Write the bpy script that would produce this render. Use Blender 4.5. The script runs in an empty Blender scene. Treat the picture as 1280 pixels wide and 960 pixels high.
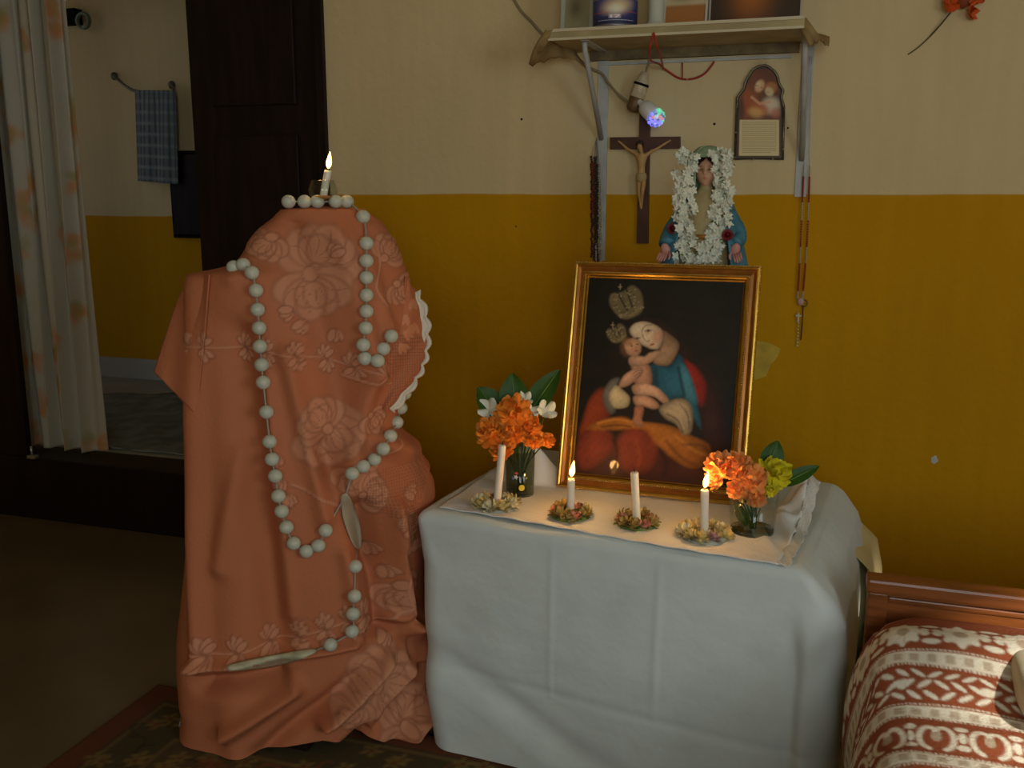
import bpy, bmesh, math, random
import numpy as np
from mathutils import Vector, Matrix, Euler
from mathutils.bvhtree import BVHTree

sc = bpy.context.scene
COL = sc.collection
PI = math.pi
rnd = random.Random(7)

# ------------------------------------------------------------------ camera
F = 1200.0; H = 1.35; PIT = math.atan(240 / F); YAW = math.radians(18.1)
cd = bpy.data.cameras.new('camera'); cam = bpy.data.objects.new('camera', cd); COL.objects.link(cam)
cam.location = (0, 0, H); cam.rotation_euler = (PI / 2 - PIT, 0, YAW)
cd.sensor_width = 36; cd.lens = 36 * F / 1280; cd.clip_start = 0.02; cd.clip_end = 60
sc.camera = cam

# ------------------------------------------------------------------ world, light, exposure
w = bpy.data.worlds.new('World'); sc.world = w; w.use_nodes = True
w.node_tree.nodes['Background'].inputs[0].default_value = (0.62, 0.74, 0.9, 1)
w.node_tree.nodes['Background'].inputs[1].default_value = 0.25
sc.view_settings.view_transform = 'Standard'; sc.view_settings.look = 'None'
sc.view_settings.exposure = 0.12; sc.view_settings.gamma = 1.0; sc.view_settings.use_curve_mapping = False

def area(name, loc, rot, sx, sy, power, col):
    l = bpy.data.lights.new(name, 'AREA'); l.shape = 'RECTANGLE'; l.size = sx; l.size_y = sy
    l.energy = power; l.color = col
    o = bpy.data.objects.new(name, l); COL.objects.link(o); o.location = loc; o.rotation_euler = rot
    return o
# daylight in the window of the right-hand wall, in the window of the camera-side wall and in the next room
area('window_right_offscreen', (1.80, -0.1, 1.49), (0, math.radians(90), 0), 1.18, 1.2, 20, (0.85, 0.97, 1.0))
area('window_rear_offscreen', (0.75, -2.30, 1.6), (math.radians(90), 0, 0), 1.3, 1.2, 27, (0.85, 0.97, 1.0))
area('window_next_room_offscreen', (-4.95, 3.9, 1.6), (0, math.radians(-90), 0), 0.9, 0.5, 0.05, (0.9, 1.0, 0.95))
# low sun entering through the right-hand window, falling on the bed
sl = bpy.data.lights.new('sun_offscreen', 'SUN'); sl.energy = 5.0; sl.angle = math.radians(3); sl.color = (1, .9, .74)
so_ = bpy.data.objects.new('sun_offscreen', sl); COL.objects.link(so_); so_.rotation_euler = Vector((0, 0, -1)).rotation_difference(Vector((-1.4, 1.8, -1.4)).normalized()).to_euler()

# ------------------------------------------------------------------ pixel helpers (photo frame 1280x960)
cp, sp, cy, sy = math.cos(PIT), math.sin(PIT), math.cos(YAW), math.sin(YAW)
VR = np.array([cy, sy, 0]); VF = np.array([-sy * cp, cy * cp, -sp]); VU = np.array([-sy * sp, cy * sp, cp]); VC = np.array([0, 0, H])
def ray(px, py): return VF + VR * (px - 640) / F - VU * (py - 480) / F
def onz(px, py, z): d = ray(px, py); return Vector(VC + d * ((z - H) / d[2]))
def ony(px, py, y): d = ray(px, py); return Vector(VC + d * (y / d[1]))
def proj(p):
    d = np.array(p) - VC; z = d @ VF
    return 640 + F * (d @ VR) / z, 480 - F * (d @ VU) / z
WY = 3.06      # the painted wall
TZ = 0.60      # table top

# ------------------------------------------------------------------ object helpers
def empty(name, loc=(0, 0, 0), rz=0):
    o = bpy.data.objects.new(name, None); COL.objects.link(o); o.location = loc; o.rotation_euler = (0, 0, rz)
    o.empty_display_size = 0.05
    return o
def tag(o, label=None, cat=None, group=None, kind=None):
    if label: o['label'] = label
    if cat: o['category'] = cat
    if group: o['group'] = group
    if kind: o['kind'] = kind
    return o
def adopt(o, parent):
    """parent an object built in world coordinates"""
    if parent is not None:
        o.parent = parent; o.matrix_parent_inverse = wm(parent).inverted()
    return o
def wm(o):
    return o.matrix_basis.copy() if o.parent is None else wm(o.parent) @ o.matrix_parent_inverse @ o.matrix_basis

class MB:
    def __init__(s): s.v = []; s.f = []; s.sm = []
    def add(s, vs, fs, smooth=False):
        n = len(s.v); s.v += [tuple(v) for v in vs]; s.f += [tuple(i + n for i in f) for f in fs]; s.sm += [smooth] * len(fs); return s
    def box(s, lo, hi, M=None, bev=0.0):
        if bev > 0:
            bm = bmesh.new(); bmesh.ops.create_cube(bm, size=1)
            for v in bm.verts:
                v.co = Vector((lo[k] + (hi[k] - lo[k]) * (v.co[k] + .5) for k in range(3)))
            bmesh.ops.bevel(bm, geom=bm.edges[:], offset=bev, segments=2, affect='EDGES', profile=.6)
            vs = [v.co.copy() for v in bm.verts]; fs = [[v.index for v in f.verts] for f in bm.faces]; bm.free()
        else:
            vs = [Vector((x, y, z)) for x in (lo[0], hi[0]) for y in (lo[1], hi[1]) for z in (lo[2], hi[2])]
            fs = [(0, 1, 3, 2), (4, 6, 7, 5), (0, 4, 5, 1), (2, 3, 7, 6), (0, 2, 6, 4), (1, 5, 7, 3)]
        if M is not None: vs = [M @ v for v in vs]
        return s.add(vs, fs)
    def tube(s, pts, r, n=8, cap=True):
        pts = [Vector(p) for p in pts]; m = len(pts)
        rs = r if isinstance(r, (list, tuple)) else [r] * m
        vs = []; fs = []; ref = None
        for i, p in enumerate(pts):
            t = (pts[min(i + 1, m - 1)] - pts[max(i - 1, 0)])
            if t.length < 1e-9: t = Vector((0, 0, 1))
            t.normalize()
            if ref is None: ref = Vector((0, 0, 1)) if abs(t.z) < .9 else Vector((1, 0, 0))
            a = t.cross(ref); 
            if a.length < 1e-6: a = t.cross(Vector((0, 1, 0)))
            a.normalize(); b = t.cross(a); ref = -b if False else ref
            for k in range(n):
                an = 2 * PI * k / n
                vs.append(p + (a * math.cos(an) + b * math.sin(an)) * rs[i])
        for i in range(m - 1):
            for k in range(n):
                fs.append((i * n + k, i * n + (k + 1) % n, (i + 1) * n + (k + 1) % n, (i + 1) * n + k))
        if cap:
            fs.append(tuple(range(n))[::-1]); fs.append(tuple((m - 1) * n + k for k in range(n)))
        return s.add(vs, fs, True)
    def lathe(s, prof, n=24, M=None, closed=False):
        vs = []; fs = []
        for r, z in prof:
            for k in range(n):
                a = 2 * PI * k / n; vs.append(Vector((r * math.cos(a), r * math.sin(a), z)))
        m = len(prof)
        for i in range(m - 1):
            for k in range(n):
                fs.append((i * n + k, i * n + (k + 1) % n, (i + 1) * n + (k + 1) % n, (i + 1) * n + k))
        if not closed:
            fs.append(tuple(range(n))[::-1]); fs.append(tuple((m - 1) * n + k for k in range(n)))
        else:
            for k in range(n): fs.append(((m - 1) * n + k, (m - 1) * n + (k + 1) % n, (k + 1) % n, k))
        if M is not None: vs = [M @ v for v in vs]
        return s.add(vs, fs, True)
    def ball(s, c, r, nu=12, nv=8, M=None):
        r = (r, r, r) if not isinstance(r, (tuple, list)) else r
        vs = [Vector((0, 0, 1))]; fs = []
        for j in range(1, nv):
            for i in range(nu):
                t = PI * j / nv; a = 2 * PI * i / nu
                vs.append(Vector((math.sin(t) * math.cos(a), math.sin(t) * math.sin(a), math.cos(t))))
        vs.append(Vector((0, 0, -1))); L = len(vs) - 1
        for i in range(nu):
            fs.append((0, 1 + i, 1 + (i + 1) % nu)); b = 1 + (nv - 2) * nu
            fs.append((L, b + (i + 1) % nu, b + i))
        for j in range(nv - 2):
            for i in range(nu):
                a = 1 + j * nu; fs.append((a + i, a + nu + i, a + nu + (i + 1) % nu, a + (i + 1) % nu))
        out = []
        for v in vs:
            q = Vector((v.x * r[0], v.y * r[1], v.z * r[2]))
            if M is not None: q = M @ q
            out.append(q + Vector(c))
        return s.add(out, fs, True)
    def prism(s, pts2, fn, t0, t1):
        """extrude a 2-D outline; fn(x,y,t)->3-D"""
        n = len(pts2)
        vs = [fn(x, y, t0) for x, y in pts2] + [fn(x, y, t1) for x, y in pts2]
        fs = [tuple(range(n)), tuple(range(2 * n - 1, n - 1, -1))] + [(i, (i + 1) % n + 0, (i + 1) % n + n, i + n) for i in range(n)]
        return s.add(vs, fs)
    def mesh(s, name, mat):
        me = bpy.data.meshes.new(name); me.from_pydata([tuple(v) for v in s.v], [], s.f)
        me.polygons.foreach_set('use_smooth', s.sm); me.materials.append(mat); me.update()
        bm = bmesh.new(); bm.from_mesh(me); bmesh.ops.recalc_face_normals(bm, faces=bm.faces); bm.to_mesh(me); bm.free()
        return me
    def build(s, name, mat, parent=None):
        o = bpy.data.objects.new(name, s.mesh(name, mat)); COL.objects.link(o)
        return adopt(o, parent)

def setcol(me, cols, attr='paint'):
    a = me.color_attributes.new(attr, 'FLOAT_COLOR', 'POINT')
    c = np.ones((len(me.vertices), 4), np.float32); c[:, :3] = cols; a.data.foreach_set('color', c.ravel())
def gridobj(name, V, mat, parent=None, closed=False, cols=None, thick=0, smooth=True, flip=False):
    """V (n,m,3) array; closed wraps the second axis"""
    n, m, _ = V.shape
    idx = np.arange(n * m).reshape(n, m)
    if closed: idx = np.concatenate([idx, idx[:, :1]], 1)
    q = np.stack([idx[:-1, :-1], idx[:-1, 1:], idx[1:, 1:], idx[1:, :-1]], -1).reshape(-1, 4)
    if flip: q = q[:, ::-1]
    me = bpy.data.meshes.new(name); me.from_pydata(V.reshape(-1, 3).tolist(), [], q.tolist())
    me.polygons.foreach_set('use_smooth', [smooth] * len(me.polygons)); me.materials.append(mat)
    if cols is not None: setcol(me, cols.reshape(-1, 3))
    me.update()
    o = bpy.data.objects.new(name, me); COL.objects.link(o)
    if thick:
        md = o.modifiers.new('thickness', 'SOLIDIFY'); md.thickness = thick; md.offset = 0
    return adopt(o, parent)
def copyobj(o, parent=None, loc=None, rot=None, scale=None):
    c = o.copy(); COL.objects.link(c)
    if parent is not None: c.parent = parent
    if loc is not None: c.location = loc
    if rot is not None: c.rotation_euler = rot
    if scale is not None: c.scale = scale if not isinstance(scale, (int, float)) else (scale,) * 3
    return c
def bvh_of(objs):
    vs = []; fs = []
    for o in objs:
        n = len(vs); mw = wm(o)
        vs += [mw @ v.co for v in o.data.vertices]; fs += [[i + n for i in p.vertices] for p in o.data.polygons]
    return BVHTree.FromPolygons(vs, fs)
def cast(tree, px, py):
    d = Vector(ray(px, py)).normalized()
    h = tree.ray_cast(Vector(VC), d)
    return h[0], h[1], d
def lerp(a, b, t): return a + (b - a) * t
def sstep(e0, e1, x): t = np.clip((x - e0) / (e1 - e0), 0, 1); return t * t * (3 - 2 * t)
def cr(pts, k=6, closed=False):
    """Catmull-Rom through points (any dimension)"""
    P = [np.array(p, float) for p in pts]; n = len(P); out = []
    for i in range(n if closed else n - 1):
        if closed: a, b, c, d = P[i - 1], P[i], P[(i + 1) % n], P[(i + 2) % n]
        else: a, b, c, d = P[max(i - 1, 0)], P[i], P[i + 1], P[min(i + 2, n - 1)]
        for j in range(k):
            t = j / k
            out.append(.5 * (2 * b + (c - a) * t + (2 * a - 5 * b + 4 * c - d) * t * t + (3 * b - a - 3 * c + d) * t ** 3))
    if not closed: out.append(P[-1])
    return [tuple(o) for o in out]

# ------------------------------------------------------------------ colour and canvas
def lin1(c): c = c / 255.0; return c / 12.92 if c <= .04045 else ((c + .055) / 1.055) ** 2.4
def L(r, g, b, E=1.0): return tuple(min(lin1(c) / E, .9) for c in (r, g, b))

class Canvas:
    def __init__(s, x0, y0, x1, y1, res, col):
        s.x0, s.y0, s.res = x0, y0, res
        s.w = int((x1 - x0) * res) + 1; s.h = int((y1 - y0) * res) + 1
        s.a = np.zeros((s.h, s.w, 3)) + np.array(col)
        s.X, s.Y = np.meshgrid(np.arange(s.w) / res + x0, np.arange(s.h) / res + y0)
    def _win(s, xa, ya, xb, yb):
        i0 = max(int((xa - s.x0) * s.res), 0); i1 = min(int((xb - s.x0) * s.res) + 2, s.w)
        j0 = max(int((ya - s.y0) * s.res), 0); j1 = min(int((yb - s.y0) * s.res) + 2, s.h)
        return slice(j0, max(j1, j0)), slice(i0, max(i1, i0))
    def _mix(s, sl, m, col):
        s.a[sl] = s.a[sl] * (1 - m[..., None]) + np.array(col) * m[..., None]
    def ell(s, cx, cy_, rx, ry, col, rot=0, alpha=1, soft=.15):
        R_ = max(rx, ry) * 1.3 + 1; sl = s._win(cx - R_, cy_ - R_, cx + R_, cy_ + R_)
        X = s.X[sl] - cx; Y = s.Y[sl] - cy_; c, n = math.cos(rot), math.sin(rot)
        d = np.hypot((X * c + Y * n) / rx, (-X * n + Y * c) / ry)
        s._mix(sl, alpha * (1 - sstep(1 - soft, 1 + soft, d)), col)
    def poly(s, pts, col, alpha=1, soft=1.0):
        P = np.array(pts, float); sl = s._win(P[:, 0].min() - soft, P[:, 1].min() - soft, P[:, 0].max() + soft, P[:, 1].max() + soft)
        X = s.X[sl]; Y = s.Y[sl]
        if X.size == 0: return
        ins = np.zeros(X.shape, bool); D = np.full(X.shape, 1e9)
        for (ax, ay), (bx, by) in zip(P, np.roll(P, -1, 0)):
            if ay != by:
                ins ^= ((ay > Y) != (by > Y)) & (X < (bx - ax) * (Y - ay) / (by - ay) + ax)
            dx, dy = bx - ax, by - ay; t = np.clip(((X - ax) * dx + (Y - ay) * dy) / (dx * dx + dy * dy + 1e-9), 0, 1)
            D = np.minimum(D, np.hypot(X - ax - t * dx, Y - ay - t * dy))
        sd = np.where(ins, -D, D)
        s._mix(sl, alpha * (1 - sstep(-soft, soft, sd)), col)
    def line(s, pts, wd, col, alpha=1, soft=.6):
        P = np.array(pts, float); q = wd + soft + 1; sl = s._win(P[:, 0].min() - q, P[:, 1].min() - q, P[:, 0].max() + q, P[:, 1].max() + q)
        X = s.X[sl]; Y = s.Y[sl]; D = np.full(X.shape, 1e9)
        if X.size == 0: return
        for (ax, ay), (bx, by) in zip(P[:-1], P[1:]):
            dx, dy = bx - ax, by - ay; t = np.clip(((X - ax) * dx + (Y - ay) * dy) / (dx * dx + dy * dy + 1e-9), 0, 1)
            D = np.minimum(D, np.hypot(X - ax - t * dx, Y - ay - t * dy))
        s._mix(sl, alpha * (1 - sstep(wd / 2 - soft, wd / 2 + soft, D)), col)
    def get(s, x, y):
        fx = np.clip((np.asarray(x) - s.x0) * s.res, 0, s.w - 1.001); fy = np.clip((np.asarray(y) - s.y0) * s.res, 0, s.h - 1.001)
        i = fx.astype(int); j = fy.astype(int); u = (fx - i)[..., None]; v = (fy - j)[..., None]
        return (s.a[j, i] * (1 - u) + s.a[j, i + 1] * u) * (1 - v) + (s.a[j + 1, i] * (1 - u) + s.a[j + 1, i + 1] * u) * v

# ------------------------------------------------------------------ materials
MATS = {}
def mat(name, col=(.5, .5, .5), rough=.7, metal=0, var=0.0, vscale=8, bump=0.0, bscale=60, attr=None, spec=.5,
        trans=0, ior=1.45, emis=None, estr=0, sss=0, weave=0, coat=0, alpha=1, col2=None, aniso=None):
    if name in MATS: return MATS[name]
    m = bpy.data.materials.new(name); m.use_nodes = True; nt = m.node_tree; N = nt.nodes; K = nt.links
    p = N['Principled BSDF']; p.inputs['Roughness'].default_value = rough; p.inputs['Metallic'].default_value = metal
    p.inputs['Specular IOR Level'].default_value = spec; p.inputs['IOR'].default_value = ior
    p.inputs['Transmission Weight'].default_value = trans; p.inputs['Coat Weight'].default_value = coat
    p.inputs['Coat Roughness'].default_value = .05; p.inputs['Alpha'].default_value = alpha
    if sss: p.inputs['Subsurface Weight'].default_value = sss; p.inputs['Subsurface Radius'].default_value = (.02, .01, .006)
    src = None
    tc = N.new('ShaderNodeTexCoord')
    def noise(scale, det=4, vec=None):
        n = N.new('ShaderNodeTexNoise'); n.inputs['Scale'].default_value = scale; n.inputs['Detail'].default_value = det
        mp = N.new('ShaderNodeMapping'); K.new(tc.outputs['Object'], mp.inputs[0])
        if aniso: mp.inputs['Scale'].default_value = aniso
        K.new(mp.outputs[0], n.inputs['Vector']); return n
    if attr:
        a = N.new('ShaderNodeVertexColor'); a.layer_name = attr; src = a.outputs[0]
    else:
        r = N.new('ShaderNodeRGB'); r.outputs[0].default_value = (*col, 1); src = r.outputs[0]
    if var or col2:
        n = noise(vscale); mx = N.new('ShaderNodeMix'); mx.data_type = 'RGBA'
        rr = N.new('ShaderNodeMapRange'); rr.inputs[1].default_value = .35; rr.inputs[2].default_value = .65
        K.new(n.outputs[0], rr.inputs[0]); K.new(rr.outputs[0], mx.inputs[0])
        if col2:
            K.new(src, mx.inputs[6]); mx.inputs[7].default_value = (*col2, 1)
        else:
            hv = N.new('ShaderNodeHueSaturation'); hv.inputs['Value'].default_value = 1 - var; K.new(src, hv.inputs['Color'])
            h2 = N.new('ShaderNodeHueSaturation'); h2.inputs['Value'].default_value = 1 + var; K.new(src, h2.inputs['Color'])
            K.new(hv.outputs[0], mx.inputs[6]); K.new(h2.outputs[0], mx.inputs[7])
        src = mx.outputs[2]
    K.new(src, p.inputs['Base Color'])
    if bump:
        n = noise(bscale, 3); b = N.new('ShaderNodeBump'); b.inputs['Strength'].default_value = bump; b.inputs['Distance'].default_value = .01
        K.new(n.outputs[0], b.inputs['Height']); last = b
        if weave:
            for ax in ('X', 'Z'):
                wv = N.new('ShaderNodeTexWave'); wv.bands_direction = ax; wv.inputs['Scale'].default_value = weave; wv.inputs['Distortion'].default_value = .6
                K.new(tc.outputs['Object'], wv.inputs['Vector'])
                b2 = N.new('ShaderNodeBump'); b2.inputs['Strength'].default_value = .12; b2.inputs['Distance'].default_value = .003
                K.new(wv.outputs[1], b2.inputs['Height']); K.new(last.outputs[0], b2.inputs['Normal']); last = b2
        K.new(last.outputs[0], p.inputs['Normal'])
    if emis:
        p.inputs['Emission Color'].default_value = (*emis, 1); p.inputs['Emission Strength'].default_value = estr
    MATS[name] = m
    return m
def wallmat(name, split, cream, must, far=False):
    m = bpy.data.materials.new(name); m.use_nodes = True; nt = m.node_tree; N = nt.nodes; K = nt.links
    p = N['Principled BSDF']; p.inputs['Roughness'].default_value = .75; p.inputs['Specular IOR Level'].default_value = .15
    g = N.new('ShaderNodeNewGeometry'); s = N.new('ShaderNodeSeparateXYZ'); K.new(g.outputs['Position'], s.inputs[0])
    n = N.new('ShaderNodeTexNoise'); n.inputs['Scale'].default_value = 3; K.new(g.outputs['Position'], n.inputs['Vector'])
    md = N.new('ShaderNodeMath'); md.operation = 'MULTIPLY_ADD'; md.inputs[1].default_value = .012; md.inputs[2].default_value = -.006
    K.new(n.outputs[0], md.inputs[0]); ad = N.new('ShaderNodeMath'); ad.operation = 'ADD'; K.new(s.outputs[2], ad.inputs[0]); K.new(md.outputs[0], ad.inputs[1])
    gt = N.new('ShaderNodeMapRange'); gt.inputs[1].default_value = split - .002; gt.inputs[2].default_value = split + .002; K.new(ad.outputs[0], gt.inputs[0])
    n2 = N.new('ShaderNodeTexNoise'); n2.inputs['Scale'].default_value = 2.3; n2.inputs['Detail'].default_value = 6; K.new(g.outputs['Position'], n2.inputs['Vector'])
    mp = N.new('ShaderNodeMapping'); mp.inputs['Scale'].default_value = (14, 14, 1.2); K.new(g.outputs['Position'], mp.inputs[0])
    n3 = N.new('ShaderNodeTexNoise'); n3.inputs['Scale'].default_value = 1.5; n3.inputs['Detail'].default_value = 5; K.new(mp.outputs[0], n3.inputs['Vector'])
    av = N.new('ShaderNodeMath'); av.operation = 'ADD'; K.new(n2.outputs[0], av.inputs[0]); K.new(n3.outputs[0], av.inputs[1])
    mr = N.new('ShaderNodeMapRange'); mr.inputs[1].default_value = .7; mr.inputs[2].default_value = 1.3; mr.inputs[3].default_value = .95; mr.inputs[4].default_value = 1.05; K.new(av.outputs[0], mr.inputs[0])
    mx = N.new('ShaderNodeMix'); mx.data_type = 'RGBA'; mx.inputs[6].default_value = (*must, 1); mx.inputs[7].default_value = (*cream, 1); K.new(gt.outputs[0], mx.inputs[0])
    hv = N.new('ShaderNodeHueSaturation'); K.new(mr.outputs[0], hv.inputs['Value']); K.new(mx.outputs[2], hv.inputs['Color'])
    K.new(hv.outputs[0], p.inputs['Base Color'])
    b = N.new('ShaderNodeBump'); b.inputs['Strength'].default_value = .25; b.inputs['Distance'].default_value = .01
    n4 = N.new('ShaderNodeTexNoise'); n4.inputs['Scale'].default_value = 35; n4.inputs['Detail'].default_value = 5; K.new(g.outputs['Position'], n4.inputs['Vector']); K.new(n4.outputs[0], b.inputs['Height'])
    K.new(b.outputs[0], p.inputs['Normal'])
    return m

CREAM = (.76, .60, .33); MUST = (.62, .30, .002)
M_wall = wallmat('painted_wall', 1.342, CREAM, MUST)
M_farwall = wallmat('far_painted_wall', 1.215, CREAM, MUST)
M_plain = mat('plain_plaster', (.6, .52, .33), .8, var=.06, vscale=2)
M_darkwood = mat('dark_door_wood', (.014, .006, .004), .5, spec=.3, var=.3, vscale=5, aniso=(6, 6, .6))
M_floor = mat('floor_cement', (.16, .115, .058), .28, var=.12, vscale=3)
M_farfloor = mat('far_floor_tiles', (.34, .33, .28), .45, var=.12, vscale=4)
M_white = mat('white_cloth', (.68, .735, .72), .9, var=.04, vscale=9, bump=.34, bscale=15, weave=300)
M_white2 = mat('runner_cloth', (.8, .79, .76), .9, var=.03, vscale=9, bump=.12, bscale=40, weave=350)
M_creamcloth = mat('cream_cloth', (.68, .56, .27), .9, bump=.2, bscale=90, weave=200)
M_peach = mat('peach_cloth', attr='paint', rough=.75, bump=.16, bscale=110, weave=420)
M_bead = mat('pale_bead', (.56, .57, .46), .25, sss=.2)
M_string = mat('grey_cord', (.35, .33, .28), .7)
M_wax = mat('candle_wax', (.86, .80, .68), .45, sss=.5)
M_wick = mat('burnt_wick', (.02, .015, .012), .9)
M_flame = mat('flame', (0, 0, 0), 1, emis=(1, .50, .10), estr=9)
M_flamecore = mat('flame_core', (0, 0, 0), 1, emis=(1, .84, .5), estr=16)
M_glass = mat('clear_glass', (.95, .98, .96), .03, trans=1, ior=1.45)
M_greenglass = mat('tinted_glass', (.62, .68, .62), .05, trans=.9, ior=1.45)
M_water = mat('water', (.93, .96, .93), .0, trans=1, ior=1.33)
def thinglass(name, tint):
    m = bpy.data.materials.new(name); m.use_nodes = True; N = m.node_tree.nodes; K = m.node_tree.links; N.remove(N['Principled BSDF'])
    t = N.new('ShaderNodeBsdfTransparent'); t.inputs[0].default_value = (*tint, 1); g = N.new('ShaderNodeBsdfGlossy'); g.inputs['Roughness'].default_value = .04
    lw = N.new('ShaderNodeLayerWeight'); pw = N.new('ShaderNodeMath'); pw.operation = 'POWER'; pw.inputs[1].default_value = 4; K.new(lw.outputs['Facing'], pw.inputs[0]); f = N.new('ShaderNodeMath'); f.operation = 'MULTIPLY_ADD'; f.inputs[1].default_value = .5; f.inputs[2].default_value = .035; K.new(pw.outputs[0], f.inputs[0]); x = N.new('ShaderNodeMixShader'); K.new(f.outputs[0], x.inputs[0]); K.new(t.outputs[0], x.inputs[1]); K.new(g.outputs[0], x.inputs[2]); K.new(x.outputs[0], N['Material Output'].inputs[0]); return m
M_glass = thinglass('thin_clear_glass', (.93, .95, .93)); M_greenglass = thinglass('thin_smoky_glass', (.70, .74, .66)); M_water = thinglass('thin_water', (.93, .95, .92))
M_glassbase = thinglass('thick_glass_base', (.50, .54, .50))
M_gold = mat('gilt_frame', (.62, .36, .06), .27, metal=.9, var=.15, vscale=30)
M_golddark = mat('gilt_frame_dark', (.34, .13, .022), .36, metal=.55, var=.15, vscale=25)
M_paint = mat('painted_print', attr='paint', rough=.45, coat=.22, spec=.25)
M_print = mat('flat_print', attr='paint', rough=.5)
M_fabricprint = mat('woven_print', attr='paint', rough=.9, bump=.25, bscale=140)
M_rug = mat('rug_pile', attr='paint', rough=.95, bump=.4, bscale=220)
M_wood = mat('brown_wood', (.19, .07, .022), .4, var=.25, vscale=6, aniso=(1, 8, 8))
M_bedwood = mat('headboard_wood', (.22, .068, .018), .3, var=.25, vscale=7, aniso=(1, 9, 9))
M_crosswood = mat('cross_wood', (.085, .03, .014), .45, var=.2, vscale=14)
M_corpus = mat('ivory_figure', (.56, .33, .11), .5, var=.1, vscale=40)
M_shelf = mat('shelf_paint', (.45, .36, .17), .6, var=.15, vscale=12)
M_shelfedge = mat('shelf_edge_strip', (.66, .58, .38), .5)
M_metal = mat('painted_steel', (.52, .53, .5), .45, var=.1, vscale=20)
M_paper = mat('brown_paper', (.33, .22, .085), .85, var=.2, vscale=22, bump=.4, bscale=40)
M_cable = mat('old_cable', (.32, .25, .14), .6)
M_redwire = mat('red_wire', (.42, .035, .02), .5)
M_porc = mat('lamp_holder_plastic', (.62, .52, .33), .4, var=.15, vscale=60)
M_browncap = mat('bakelite', (.16, .085, .03), .45)
M_bulbwhite = mat('bulb_base', (.75, .72, .66), .4)
M_black = mat('matt_black', (.008, .007, .006), .9, spec=.15)
M_skin = mat('painted_skin', (.56, .30, .19), .45)
M_hair = mat('painted_hair', (.05, .025, .015), .6)
M_blue = mat('blue_mantle', (.055, .19, .26), .5, var=.15, vscale=30)
M_green = mat('veil_green', (.30, .42, .25), .5, var=.1, vscale=30)
M_gown = mat('beige_gown', (.42, .33, .15), .5, var=.12, vscale=30)
M_pinkhand = mat('pink_hand', (.60, .27, .22), .45)
M_petalw = mat('white_petal', (.80, .80, .66), .6, sss=.2)
M_leaf = mat('green_leaf', (.030, .085, .008), .45, spec=.3, var=.25, vscale=18)
M_leafl = mat('light_leaf', (.16, .25, .05), .5, var=.25, vscale=30)
M_orange = mat('orange_petal', (.90, .30, .03), .6, var=.25, vscale=40, sss=.15)
M_orange2 = mat('pale_orange_petal', (.90, .36, .10), .6, var=.2, vscale=40, sss=.15)
M_yellow = mat('yellow_petal', (.72, .62, .02), .6, var=.2, vscale=40, sss=.15)
M_redrose = mat('dark_red_petal', (.16, .008, .012), .6)

def struct(o, label=None): o['kind'] = 'structure'; 
# ------------------------------------------------------------------ THE ROOM
XR, XL, YB, ZC = 1.75, -3.9, -2.25, 2.75
def wallbox(name, lo, hi, m, parent=None):
    o = MB().box(lo, hi).build(name, m, parent)
    if parent is None: o['kind'] = 'structure'
    return o
DX0, DX1, DXM = -3.122, -1.673, -2.227       # doorway, closed leaf
m_ = MB(); m_.box((DX1, WY, 0), (XR, WY + .15, ZC)); m_.box((XL, WY, 0), (DX0 - .5, WY + .15, ZC)); m_.box((DX0 - .5, WY, 2.25), (DX1, WY + .15, ZC))
wb = m_.build('wall_back', M_wall); wb['kind'] = 'structure'
wallbox('floor', (XL, YB, -.1), (XR, WY + .15, 0), M_floor)
wallbox('ceiling', (XL, YB, ZC), (XR, WY + .15, ZC + .1), M_plain)
wallbox('wall_left', (XL - .1, YB, 0), (XL, WY + .15, ZC), M_wall)
m_ = MB()   # right wall with a window opening
y0, y1, z0, z1 = -.72, .52, .88, 2.10
m_.box((XR, YB, 0), (XR + .1, y0, ZC)); m_.box((XR, y1, 0), (XR + .1, WY + .15, ZC)); m_.box((XR, y0, 0), (XR + .1, y1, z0)); m_.box((XR, y0, z1), (XR + .1, y1, ZC))
o = m_.build('wall_right', M_wall); o['kind'] = 'structure'
wn = empty('window_1', (XR, (y0 + y1) / 2, z0)); wn['kind'] = 'structure'
m_ = MB(); t = .05
m_.box((XR + .02, y0, z0), (XR + .08, y1, z0 + t)); m_.box((XR + .02, y0, z1 - t), (XR + .08, y1, z1)); m_.box((XR + .02, y0, z0), (XR + .08, y0 + t, z1)); m_.box((XR + .02, y1 - t, z0), (XR + .08, y1, z1))
m_.build('window_frame', M_darkwood, wn)
m_ = MB()
xw0, xw1, zw0, zw1 = .07, 1.43, .95, 2.25
m_.box((XL, YB - .1, 0), (xw0, YB, ZC)); m_.box((xw1, YB - .1, 0), (XR, YB, ZC)); m_.box((xw0, YB - .1, 0), (xw1, YB, zw0)); m_.box((xw0, YB - .1, zw1), (xw1, YB, ZC))
o = m_.build('wall_rear', M_wall); o['kind'] = 'structure'
wn = empty('window_2', ((xw0 + xw1) / 2, YB, zw0)); wn['kind'] = 'structure'
m_ = MB()
m_.box((xw0, YB - .08, zw0), (xw1, YB - .02, zw0 + t)); m_.box((xw0, YB - .08, zw1 - t), (xw1, YB - .02, zw1)); m_.box((xw0, YB - .08, zw0), (xw0 + t, YB - .02, zw1)); m_.box((xw1 - t, YB - .08, zw0), (xw1, YB - .02, zw1))
m_.build('window_frame', M_darkwood, wn)

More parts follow.
